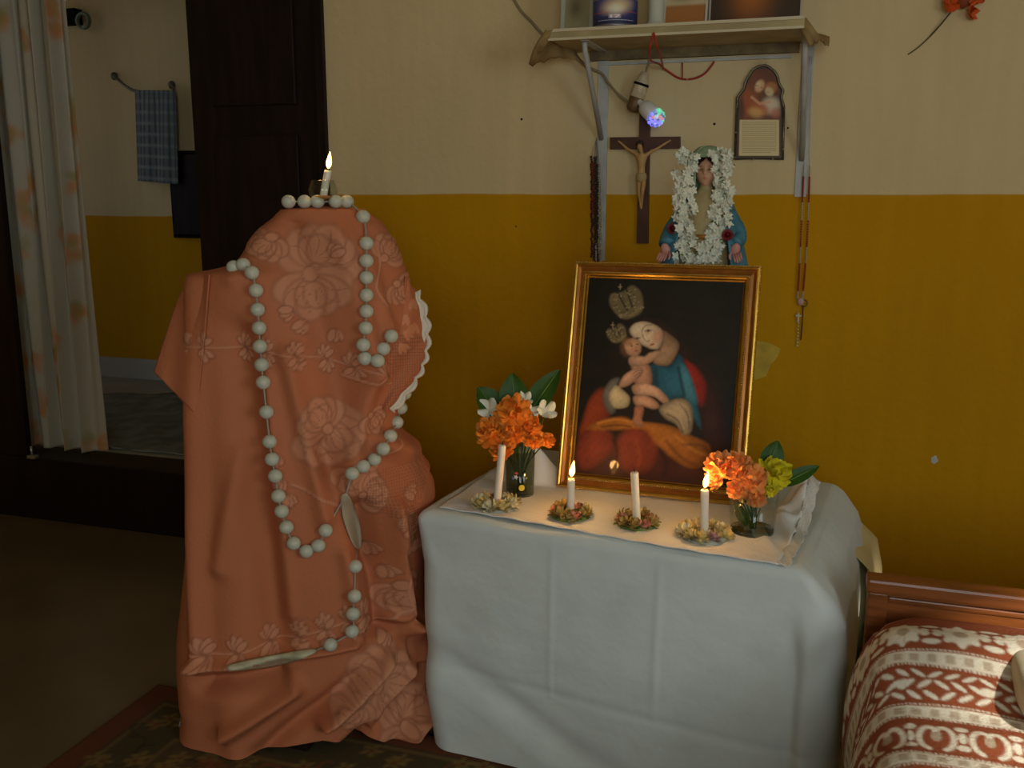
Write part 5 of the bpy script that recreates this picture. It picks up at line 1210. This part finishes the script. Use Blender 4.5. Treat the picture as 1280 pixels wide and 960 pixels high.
# ------------------------------------------------------------------ LAMP HOLDER, BULB, WIRES
lp = empty('lamp_holder', wp(812, 70)); LY = WY - .055; lp.location.y = LY; tag(lp, 'lamp holder on a cord with a crystal bulb in coloured light, hung under the shelf', 'lamp')
W2 = lambda px, py, y=LY: ony(px, py, y)
a_, b_ = W2(807, 90), W2(790, 140); ax = (b_ - a_); Lh = ax.length; M4 = Matrix.Translation(a_) @ Vector((0, 0, 1)).rotation_difference(ax.normalized()).to_matrix().to_4x4()
MB().lathe([(.004, 0), (.012, .002), (.018, Lh * .18), (.022, Lh * .3), (.0225, Lh * .62), (.020, Lh * .64)], 24, M4).build('holder_body', M_porc, lp)
MB().lathe([(.0232, Lh * .28), (.0236, Lh * .30), (.0236, Lh * .32), (.0232, Lh * .34)], 24, M4).build('holder_ring', M_black, lp)
MB().lathe([(.018, Lh * .62), (.0215, Lh * .65), (.0215, Lh * .9), (.016, Lh * .98), (.004, Lh)], 24, M4).build('holder_cap', M_browncap, lp)
c0, c1_ = W2(800, 128, LY - .012), W2(822, 149, LY - .03); ax = c1_ - c0; Lb = ax.length; M5 = Matrix.Translation(c0) @ Vector((0, 0, 1)).rotation_difference(ax.normalized()).to_matrix().to_4x4()
bu = MB().lathe([(.008, -.012), (.009, 0), (.010, .008), (.020, .016), (.025, .03), (.026, Lb * .72), (.023, Lb * .74), (.004, Lb * .74)], 28, M5).build('bulb_base', M_bulbwhite, lp)
facets = {'blue_facet': ((.16, .14, 1), 1.0), 'green_facet': ((.05, .8, .35), .6), 'pink_facet': ((1, .25, .3), .45), 'pale_facet': ((.5, .8, .9), .5)}
Rr = random.Random(21); rB = .031
M_facets = {k: mat(k, (.6, .6, .65), .1, emis=c, estr=s) for k, (c, s) in facets.items()}; M_lens = mat('crystal_lens', (.8, .85, .9), .03, trans=.9, ior=1.5)
MB().ball(M5 @ Vector((0, 0, Lb * .74 + .012)), rB * .80, 16, 10).build('bulb_lens', M_lens, lp)
dirs = []; n = 46
for k in range(n):
    z = 1 - 1.35 * (k + .5) / n; ph = k * 2.39996; r = math.sqrt(max(0, 1 - z * z)); dirs.append(Vector((r * math.cos(ph), r * math.sin(ph), z)))
for d in dirs:
    wd = M5.to_3x3() @ d; x = wd.x; z = wd.z; t = x * .8 + z * .5 + Rr.uniform(-.4, .4)
    kd = 'green_facet' if t > .45 else ('pink_facet' if (t > .15 and Rr.random() < .5) else ('blue_facet' if t < .1 else 'pale_facet'))
    if Rr.random() < .35: mm = M_lens
    else: mm = M_facets[kd]
    b = MB(); q = Vector((0, 0, Lb * .74 + .012)) + d * rB * .8; Mq = M5 @ Matrix.Translation(q) @ Vector((0, 0, 1)).rotation_difference(d).to_matrix().to_4x4()
    b.lathe([(.0055, -.002), (.0055, .001), (.0028, .0042)], 6, Mq); b.sm = [False] * len(b.sm); b.build('crystal', mm, lp)
MB().tube(cr([W2(812, 66), W2(811, 78), W2(807, 91)], 6), .0032, 8).build('cord', M_cable, lp)
MB().tube(cr([a_ + Vector((.0, 0, 0)), W2(786, 128, LY), W2(772, 117, LY + .02), W2(760, 103, WY - .02), W2(752, 92, WY - .012), W2(735, 84, WY - .01), W2(724, 74, WY - .012)][1:], 6), .0042, 8).build('cord', M_cable, lp)
MB().tube([W2(793, 131), W2(800, 129, LY - .012)], .006, 8).build('bulb_neck', M_bulbwhite, lp)
o = MB().tube(cr([pL(817, 41, 2.752), pL(812, 62, 2.75), pL(814, 76, 2.85), pL(824, 80, 3.0), pL(832, 87, WY - .01), pL(850, 98, WY - .006), pL(868, 98, WY - .006), pL(882, 91, WY - .006), pL(893, 77, WY - .006)], 7), .0032, 7).build('red_wire', M_redwire); tag(o, 'thin red wire looped from the shelf edge along the wall', 'wire')
MB().tube(cr([pL(817, 41, 2.752), pL(822, 60, 2.752), pL(827, 76, 2.87), pL(829, 86, 3.03)], 6), .003, 7).build('wire_strand', M_redwire, o); MB().tube([pL(853, 97, WY - .006), pL(853, 78, WY - .006)], .002, 6).build('wire_strand', M_redwire, o)
o = MB().tube(cr([pL(636, -12, WY - .005), pL(650, 12, WY - .005), pL(664, 27, WY - .005), pL(677, 42, WY - .005), pL(695, 60, WY - .006)], 6), .0045, 8).build('wall_cable', M_cable); tag(o, 'brown cable running down the wall to the shelf end', 'cable')

# ------------------------------------------------------------------ HANGING ROSARIES
mdark = mat('dark_bead', (.07, .035, .025), .35); mred = mat('red_bead', (.35, .03, .02), .3); msil = mat('silver_bead', (.5, .47, .40), .3, metal=.4); mwhite = mat('ivory_bead', (.6, .55, .4), .4); mgreen = mat('dark_green_bead', (.06, .07, .03), .35)
cl_ = empty('rosary_bunch', wp(746, 200)); cl_.location.y = WY - .01; tag(cl_, 'bunch of dark bead rosaries hanging from the shelf strip beside the crucifix', 'rosary')
Rr = random.Random(31); mbs = {}
for s in range(7):
    x = 739.5 + s * 1.9; y = 196 + Rr.uniform(0, 14); yy = WY - .012 - .006 * (s % 3); m = [mdark, mred, mdark, mgreen, mdark, msil, mwhite][s]; b = MB(); yend = [322, 268, 330, 300, 330, 318, 332][s]
    if s == 6: y = 258
    th_ = MB().tube([W2(746, 172, WY - .008), W2(x, y, yy), W2(x - .5, yend, yy)], .0008, 5).build('thread', M_string, cl_)
    while y < yend:
        q = W2(x + Rr.uniform(-.8, .8), y, yy); b.ball(q, .0042 if s != 6 else .0034, 8, 6); y += 3.1 if s != 6 else 2.7
    b.build('bead_strand', m, cl_)['kind'] = 'stuff'
b = MB(); q = W2(750, 310, WY - .02); b.box((q.x, q.y - .002, q.z - .004), (q.x + .018, q.y + .002, q.z + .004)); b.build('small_tag', mwhite, cl_)
rr_ = empty('red_rosary', wp(1008, 212)); rr_.location.y = WY - .008; tag(rr_, 'red and silver bead rosary with a small cross hanging from the shelf bracket', 'rosary')
for pts in ([(1012, 70), (1009, 150), (1005, 210), (1003, 250), (1001, 300), (999, 340), (997, 372)], [(1015, 70), (1013, 150), (1012, 210), (1011, 250), (1009, 300), (1006, 340), (1003, 372)]):
    P = cr(pts, 8); MB().tube([W2(*p, WY - .014) for p in P], .0009, 5).build('thread', msil, rr_); P = resamp(np.array(P), 96); br = MB(); bs = MB()
    for k, p in enumerate(P):
        if p[1] < 205: continue
        (br if (int(p[1]) % 55) < 34 else bs).ball(W2(*p, WY - .014), .0034 if (int(p[1]) % 55) < 34 else .0028, 7, 5)
    br.build('red_beads', mred, rr_)['kind'] = 'stuff'; bs.build('silver_beads', msil, rr_)['kind'] = 'stuff'
q = W2(1001, 377, WY - .014); MB().ball(q, (.010, .003, .012), 14, 8).build('medal', mat('pink_medal', (.55, .33, .30), .4), rr_)
MB().lathe([(.009, -.002), (.0115, -.002), (.0115, .002), (.009, .002)], 18, Matrix.Translation(W2(1005, 379, WY - .01)) @ Euler((PI / 2, 0, 0)).to_matrix().to_4x4(), closed=True).build('ring', mdark, rr_)
b = MB(); q = W2(998, 396, WY - .014); b.box((q.x - .0025, q.y - .0015, q.z - .016), (q.x + .0025, q.y + .0015, q.z + .012)); b.box((q.x - .009, q.y - .0014, q.z + .001), (q.x + .009, q.y + .0014, q.z + .006)); b.build('cross', mwhite, rr_)
b = MB()
for k in range(8): b.ball(W2(998 - k * .2, 404 + k * 4, WY - .012), .0032, 7, 5)
b.build('bead_tail', mwhite, rr_)['kind'] = 'stuff'; MB().tube([W2(1004, 382, WY - .01), W2(1003, 405, WY - .01), W2(1001, 425, WY - .01)], .002, 6).build('cord_tail', mdark, rr_)

# ------------------------------------------------------------------ SMALL THINGS ON THE WALL
fl = empty('artificial_flower', wp(1200, 4)); fl.location.y = WY - .03; tag(fl, 'red-orange artificial flower on a thin bare stem high on the wall', 'flower')
mro = mat('red_orange_petal', (.62, .09, .01), .6, var=.2, vscale=50)
for k, (x, y, r) in enumerate(((1188, 6, 9), (1214, 14, 9), (1205, -2, 10), (1222, -4, 8), (1192, -12, 9), (1208, -18, 9))):
    q = W2(x, y, WY - .035); o = bpy.data.objects.new('petal', white_mesh('petal', mro, r * .0027 * 1.0, 90 + k)); COL.objects.link(o); o.location = q; o.rotation_euler = (1.4 + .3 * math.sin(k * 2), .3 * math.cos(k * 3), k); adopt(o, fl)
MB().ball(W2(1204, 0, WY - .028), (.022, .014, .022), 12, 8).build('flower_centre', mat('dark_orange', (.25, .05, .01), .7), fl)
MB().tube(cr([W2(1196, 2, WY - .03), W2(1187, 17, WY - .02), W2(1165, 43, WY - .008), W2(1148, 59, WY - .004), W2(1135, 68, WY - .004)], 5), [.0022] * 11 + [.0018] * 10, 6).build('stem', mat('dry_stem', (.10, .07, .03), .7), fl)
o = bar([(1164, 572), (1170, 569), (1173, 576), (1168, 580), (1164, 578)], WY - .0015, WY - .0002, 'paper_scrap', mat('white_paper', (.6, .6, .55), .8), None); tag(o, 'tiny white scrap of paper stuck on the mustard wall above the bed', 'paper')
o = bar([(925, 424), (960, 428), (976, 436), (972, 446), (963, 457), (958, 470), (940, 476), (925, 474)], WY - .002, WY - .0003, 'torn_paper', mat('yellowed_paper', (.62, .42, .05), .8, var=.15, vscale=30), None); tag(o, 'torn yellowed paper stuck on the wall behind the gilt picture', 'paper')
for (x, y, r, nl) in ((652, 149, .004, 'small dark nail in the cream wall between cable and doorway'), (893, 155, .004, 'small dark nail in the cream wall between crucifix and plaque'), (985, 160, .003, 'small dark nail in the cream wall between plaque and bracket'), (645, 283, .003, 'small dark nail in the mustard part of the wall')):
    q = wp(x, y); o = MB().lathe([(.0005, 0), (r, 0), (r * .6, .003), (.0005, .003)], 8, Matrix.Translation((q.x, WY - .0005, q.z)) @ Euler((PI / 2, 0, 0)).to_matrix().to_4x4()).build('wall_nail', M_black); tag(o, nl, 'nail', 'nails in the wall')

# ------------------------------------------------------------------ BED
bd = empty('bed', (.6, 1.0, .01)); tag(bd, 'wooden bed with a low brown headboard beside the table', 'bed')
hl = onz(1085, 722, .6); BX0 = hl.x + .006; BX1 = 1.12; BY = 1.925; HZ = .60
MB().box((BX0 - .008, BY - .012, HZ - .030), (BX1, BY + .036, HZ), bev=.006).build('top_rail', M_bedwood, bd)
MB().box((BX0 + .03, BY + .004, .14), (BX1 - .04, BY + .020, HZ - .026)).build('headboard_panel', M_bedwood, bd)
MB().box((BX0 - .004, BY - .006, .012), (BX0 + .034, BY + .030, HZ - .028), bev=.004).build('post', M_bedwood, bd); MB().box((BX1 - .038, BY - .006, .012), (BX1 - .002, BY + .030, HZ - .028), bev=.004).build('post', M_bedwood, bd)
MB().box((BX0 + .034, BY - .002, HZ - .048), (BX1 - .04, BY + .010, HZ - .036), bev=.003).build('panel_bead', M_bedwood, bd)
MB().box((BX0 + .01, .12, .20), (BX0 + .04, BY - .006, .30)).build('side_rail', M_bedwood, bd); MB().box((BX1 - .04, .12, .20), (BX1 - .01, BY - .006, .30)).build('side_rail', M_bedwood, bd)
for x in (BX0 + .01, BX1 - .045): MB().box((x, .12, .012), (x + .04, .16, .30)).build('leg', M_bedwood, bd)
MB().box((BX0 + .035, .13, .24), (BX1 - .04, BY - .02, .42), bev=.03).build('mattress', mat('mattress_ticking', (.4, .36, .3), .9), bd)
# patterned spread
NXs, NYs = 340, 440
c_ = Canvas(-64, 0, 190, 290, 2.6, (.27, .065, .022)); WB = (.74, .68, .56); BE = (.45, .35, .25)
def rowy(v): return v
v = 0.0
c_.poly([(-64, 0), (190, 0), (190, 9.5), (-64, 9.5)], (.55, .36, .28), 1, .2)
def band_check(v0, h):
    c_.poly([(-64, v0), (190, v0), (190, v0 + h), (-64, v0 + h)], WB, 1, .15)
    for k in range(58):
        x = -64 + k * 4.4; c_.poly([(x, v0 + h * .2), (x + 2.2, v0 + h * .2), (x + 2.2, v0 + h * .8), (x, v0 + h * .8)], BE, .85, .2)
        for q in range(4): c_.ell(x + q * 1.1, v0 + h + .5, .35, .3, WB)
        for q in range(4): c_.ell(x + q * 1.1, v0 - .5, .35, .3, WB)
def band_flor(v0, h):
    for k in range(18):
        x = -60 + k * 15.0; m_y = v0 + h / 2
        c_.ell(x, m_y, 4.6, h * .40, WB, 0, 1, .12); c_.ell(x, m_y, 1.9, h * .17, BE, 0, 1, .2)
        for q in range(8): a = q * PI / 4; c_.ell(x + 4.4 * math.cos(a), m_y + h * .38 * math.sin(a), 1.5, 1.1, WB, a)
        for dx in (-1, 1):
            for dy in (-1, 1): c_.ell(x + 7.5 + dx * 1.5, m_y + dy * 1.2, 1.3, 1.0, WB, .7 * dx * dy)
            c_.ell(x + 7.5, m_y + dx * h * .36, 2.4, 1.0, WB)
def band_chev(v0, h):
    for k in range(64):
        x = -64 + k * 4.0
        for r_ in range(3):
            y = v0 + h * (r_ + .5) / 3; sg = 1 if (r_ + k // 3) % 2 else -1; c_.ell(x + r_ * 1.4, y, 2.0, .62, WB, sg * .55)
    for k in range(13): c_.ell(-60 + k * 20, v0 + h / 2, 1.8, 1.2, WB)
def band_scroll(v0, h):
    for k in range(22):
        x = -62 + k * 11.5; my = v0 + h / 2
        for sg in (-1, 1):
            pts = [(x + sg * (1.2 + 3.2 * math.sin(t) * (1 - t * .12)), my + h * .42 * math.cos(t) * (1 - t * .1)) for t in np.linspace(.2, 4.6, 14)]; c_.line(pts, 1.3, WB, 1, .3)
        c_.ell(x, my, 1.2, 1.6, BE); c_.ell(x + 5.7, my - h * .3, 1.5, 1.0, WB); c_.ell(x + 5.7, my + h * .3, 1.5, 1.0, WB); c_.ell(x + 5.7, my, 1.0, 1.8, WB)
v = 16.5; seq = ['f', 'c', 'v', 'c', 's', 'c', 'f', 'c', 's', 'c', 'v', 'c', 'f', 'c', 's', 'c', 'v', 'c', 'f', 'c', 's', 'c', 'v', 'c', 'f', 'c', 's', 'c', 'f']
hh = {'f': 12, 'c': 4.2, 'v': 8.5, 's': 11}
for s_ in seq:
    {'f': band_flor, 'c': band_check, 'v': band_chev, 's': band_scroll}[s_](v, hh[s_]); v += hh[s_] + (1.6 if s_ != 'c' else 1.9)
V = np.zeros((NYs, NXs, 3)); CC = np.zeros((NYs, NXs, 2))
yp = np.linspace(0, 1, NYs)
# path from the headboard toward the foot: arc length, y and height
path = np.array(cr([(BY - .018, .50), (BY - .035, .545), (BY - .09, .560), (BY - .17, .545), (BY - .26, .505), (BY - .36, .478), (BY - .55, .468), (BY - 1.1, .465), (.10, .455)], 24)); dl = np.r_[0, np.cumsum(np.hypot(*np.diff(path, axis=0).T))]
ln = np.r_[np.linspace(0, .72, 330), np.linspace(.72, dl[-1], NYs - 329)[1:]]; yy = np.interp(ln, dl, path[:, 0]); zz2 = np.interp(ln, dl, path[:, 1])
side = np.array([(BX0 - .004, -.37), (BX0 - .030, -.30), (BX0 - .034, -.2), (BX0 - .022, -.10), (BX0 - .004, -.045), (BX0 + .018, -.014), (BX0 + .05, -.002), (BX0 + .10, .0), (BX0 + .5, .006), (BX1 - .1, .0), (BX1 - .03, -.02), (BX1, -.06), (BX1 + .01, -.14)])
side = np.array(cr(side, 12)); ds = np.r_[0, np.cumsum(np.hypot(*np.diff(side, axis=0).T))]; lx = np.r_[np.linspace(0, .80, 260), np.linspace(.80, ds[-1], NXs - 259)[1:]]; xx = np.interp(lx, ds, side[:, 0]); dz = np.interp(lx, ds, side[:, 1])
over = ds[np.argmin(np.abs(side[:, 0] - (BX0 + .05)) + (side[:, 1] < -.02) * 9)]
for i in range(NYs):
    fall = 1 - .72 * math.exp(-((yy[i] - BY) / .14) ** 2)       # pillow end is tucked in, sides hang lower further on
    wr = .006 * np.sin(lx * 30 + ln[i] * 9) * (dz < -.05) + .004 * np.sin(ln[i] * 26 + lx * 6) + .003 * np.sin(ln[i] * 60 + np.sin(lx * 9) * 2)
    V[i, :, 0] = xx + (dz < -.03) * (.012 * np.sin(ln[i] * 30) * np.clip(-dz / .2, 0, 1)) + .030 * np.exp(-((yy[i] - BY) / .12) ** 2) * (1 - sstep(over - .10, over + .12, lx))
    V[i, :, 1] = yy[i]; V[i, :, 2] = np.maximum(zz2[i] + dz * fall + wr - .02 * math.exp(-((yy[i] - BY) / .1) ** 2) * np.exp(-((xx - BX0) / .06) ** 2), .02)
    CC[i, :, 0] = (lx - over) * 145; CC[i, :, 1] = ln[i] * 145
    CC[i, :, 1] += 1.6 * np.sin(lx * 14 + 1)
spd = gridobj('bedspread', V, M_fabricprint, cols=c_.get(CC[..., 0], CC[..., 1])); tag(spd, 'brown and white patterned bedspread covering the bed', 'bedspread')
# pale cushion at the picture's edge
pc = onz(1300, 815, .60); m = MB(); nu, nv = 28, 20; V = np.zeros((nv, nu, 3))
for i in range(nv):
    for j in range(nu):
        a = 2 * PI * j / nu; ph = PI * (i + .02) / (nv - .96); sgn = lambda t, e: math.copysign(abs(t) ** e, t)
        V[i, j] = (sgn(math.cos(a), .5) * sgn(math.sin(ph), .5) * .055, sgn(math.sin(a), .7) * sgn(math.sin(ph), .7) * .13, sgn(math.cos(ph), .6) * .034)
q = onz(1262, 840, .535); V += np.array((q.x + .058, q.y - .02, .527))
o = gridobj('bolster', V, mat('pale_cotton', (.66, .60, .46), .9, bump=.2, bscale=30), closed=True, flip=True); tag(o, 'small plain cream cushion lying on the patterned bedspread', 'cushion')

# ------------------------------------------------------------------ NEXT ROOM: CURTAIN, TOWEL, CABINET
CYc = WY + .11
ca = ony(-6, 300, CYc).x; cbx = ony(104, 300, CYc).x
nu, nv = 220, 200; V = np.zeros((nv, nu, 3)); CC = np.zeros((nv, nu, 2)); zt, zb2 = 2.35, SZ + .012
c_ = Canvas(0, 0, 100, 210, 3, (.50, .46, .36)); Rr = random.Random(8)
for k in range(46):
    x = Rr.uniform(0, 100); y = Rr.uniform(0, 210); 
    for q in range(9): a = Rr.uniform(0, 6.3); r = Rr.uniform(0, 6); c_.ell(x + r * math.cos(a), y + r * math.sin(a), Rr.uniform(1.5, 3.6), Rr.uniform(1.5, 3), (.60, .25, .08) if Rr.random() < .7 else (.34, .30, .11), a, .5, .5)
for i in range(nv):
    t = i / (nv - 1)
    for j in range(nu):
        u = j / (nu - 1); xx_ = lerp(ca, cbx, u) + .012 * math.sin(u * 31 + t * 2.0)
        V[i, j] = (xx_, CYc + .028 * math.sin(u * 27 + .6 * math.sin(t * 3)) + .012 * math.sin(u * 61 + 1 + t), lerp(zt, zb2, t)); CC[i, j] = (u * 100, t * 210)
o = gridobj('curtain', V, M_fabricprint, cols=c_.get(CC[..., 0], CC[..., 1]), thick=.002); tag(o, 'pale floral curtain hanging in folds in the doorway', 'curtain')
o = MB().tube([(ca - .2, CYc, 2.37), (-2.2, CYc, 2.37)], .012, 10).build('curtain_rod', M_darkwood); tag(o, 'rod carrying the floral curtain in the doorway', 'rod')
MT_ = mat('dull_steel', (.18, .17, .15), .4, metal=.7)
e = empty('towel_rail', ony(178, 105, FY)); e.location.y = FY - .05; tag(e, 'thin metal towel rail with a curved end on the far room wall', 'rail')
fp = lambda px, py, off: ony(px, py, FY - off)
MB().tube(cr([fp(141, 94, .01), fp(146, 98, .05), fp(158, 108, .07), fp(172, 114, .07), fp(212, 117, .07), fp(217, 112, .06), fp(214, 106, .01)], 6), .008, 8).build('rail', MT_, e)
for (x, y) in ((142, 95), (214, 106)): q = fp(x, y, .008); MB().lathe([(.002, 0), (.022, 0), (.022, .006), (.01, .014), (.002, .014)], 14, Matrix.Translation((q.x, FY, q.z)) @ Euler((PI / 2, 0, 0)).to_matrix().to_4x4()).build('wall_flange', MT_, e)
c_ = Canvas(0, 0, 100, 100, 2, (.20, .24, .25))
for k in range(9): c_.line([(k * 12, 0), (k * 12, 100)], 4, (.06, .07, .09), .8, 1); c_.line([(0, k * 12), (100, k * 12)], 3, (.36, .4, .4), .6, 1)
V = np.zeros((60, 40, 3)); CC = np.zeros((60, 40, 2))
for i in range(60):
    for j in range(40):
        t = i / 59; u = j / 39; q = ony(lerp(170, 220, u) + lerp(0, 2, t), lerp(113, 226 + 4 * u, t), FY - .075); V[i, j] = (q.x, q.y + .012 * math.sin(u * 14 + t) * (t ** .5) - .006, q.z); CC[i, j] = (u * 100, t * 100)
o = gridobj('towel', V, M_fabricprint, cols=c_.get(CC[..., 0], CC[..., 1]), thick=.008); tag(o, 'blue-grey checked towel hanging on the rail in the far room', 'towel')
ka = ony(172, 240, FY - .30); kb = ony(262, 240, FY - .30); zk0 = ony(172, 300, FY - .3).z; zk1 = ony(172, 186, FY - .3).z
e = empty('dark_cabinet', ((ka.x + kb.x) / 2, FY - .16, zk0)); tag(e, 'dark wooden cabinet fixed to the far room wall below the towel', 'cabinet')
MB().box((ka.x, FY - .03, zk0), (kb.x, FY - .001, zk1), bev=.004).build('body', M_black, e)
MB().box((ka.x + .02, FY - .045, zk0 + .02), ((ka.x + kb.x) / 2 - .004, FY - .03, zk1 - .02), bev=.003).build('door', M_darkwood, e); MB().box(((ka.x + kb.x) / 2 + .004, FY - .045, zk0 + .02), (kb.x - .02, FY - .03, zk1 - .02), bev=.003).build('door', M_darkwood, e)
e = empty('wall_bracket', fp(92, 24, .05)); tag(e, 'small dark wall bracket with a green ring high on the far room wall', 'bracket')
qa, qb = fp(68, 12, .05), fp(96, 30, .05); MB().box((qa.x, FY - .06, qb.z), (qb.x, FY - .001, qa.z), bev=.003).build('bracket_block', M_black, e)
qc = fp(104, 26, .05); MB().lathe([(.034, -.01), (.046, -.01), (.046, .01), (.034, .01)], 20, Matrix.Translation((qc.x, FY - .05, qc.z)) @ Euler((PI / 2, 0, 0)).to_matrix().to_4x4(), closed=True).build('green_ring', mat('pale_green_plastic', (.2, .27, .2), .5), e)
V = np.zeros((24, 60, 3))
for i in range(24):
    for j in range(60):
        u = j / 59; t = i / 23; q = onz(lerp(60, 245, u), lerp(575, 492, t), SZ + .006); V[i, j] = (q.x, max(q.y, WY + .2), SZ + .006 + .004 * math.sin(u * 18 + t * 5))
o = gridobj('floor_mat', V, mat('grey_mat', (.22, .23, .2), .9, var=.25, vscale=12), thick=.004); tag(o, 'grey mat on the pale floor of the far room', 'mat')
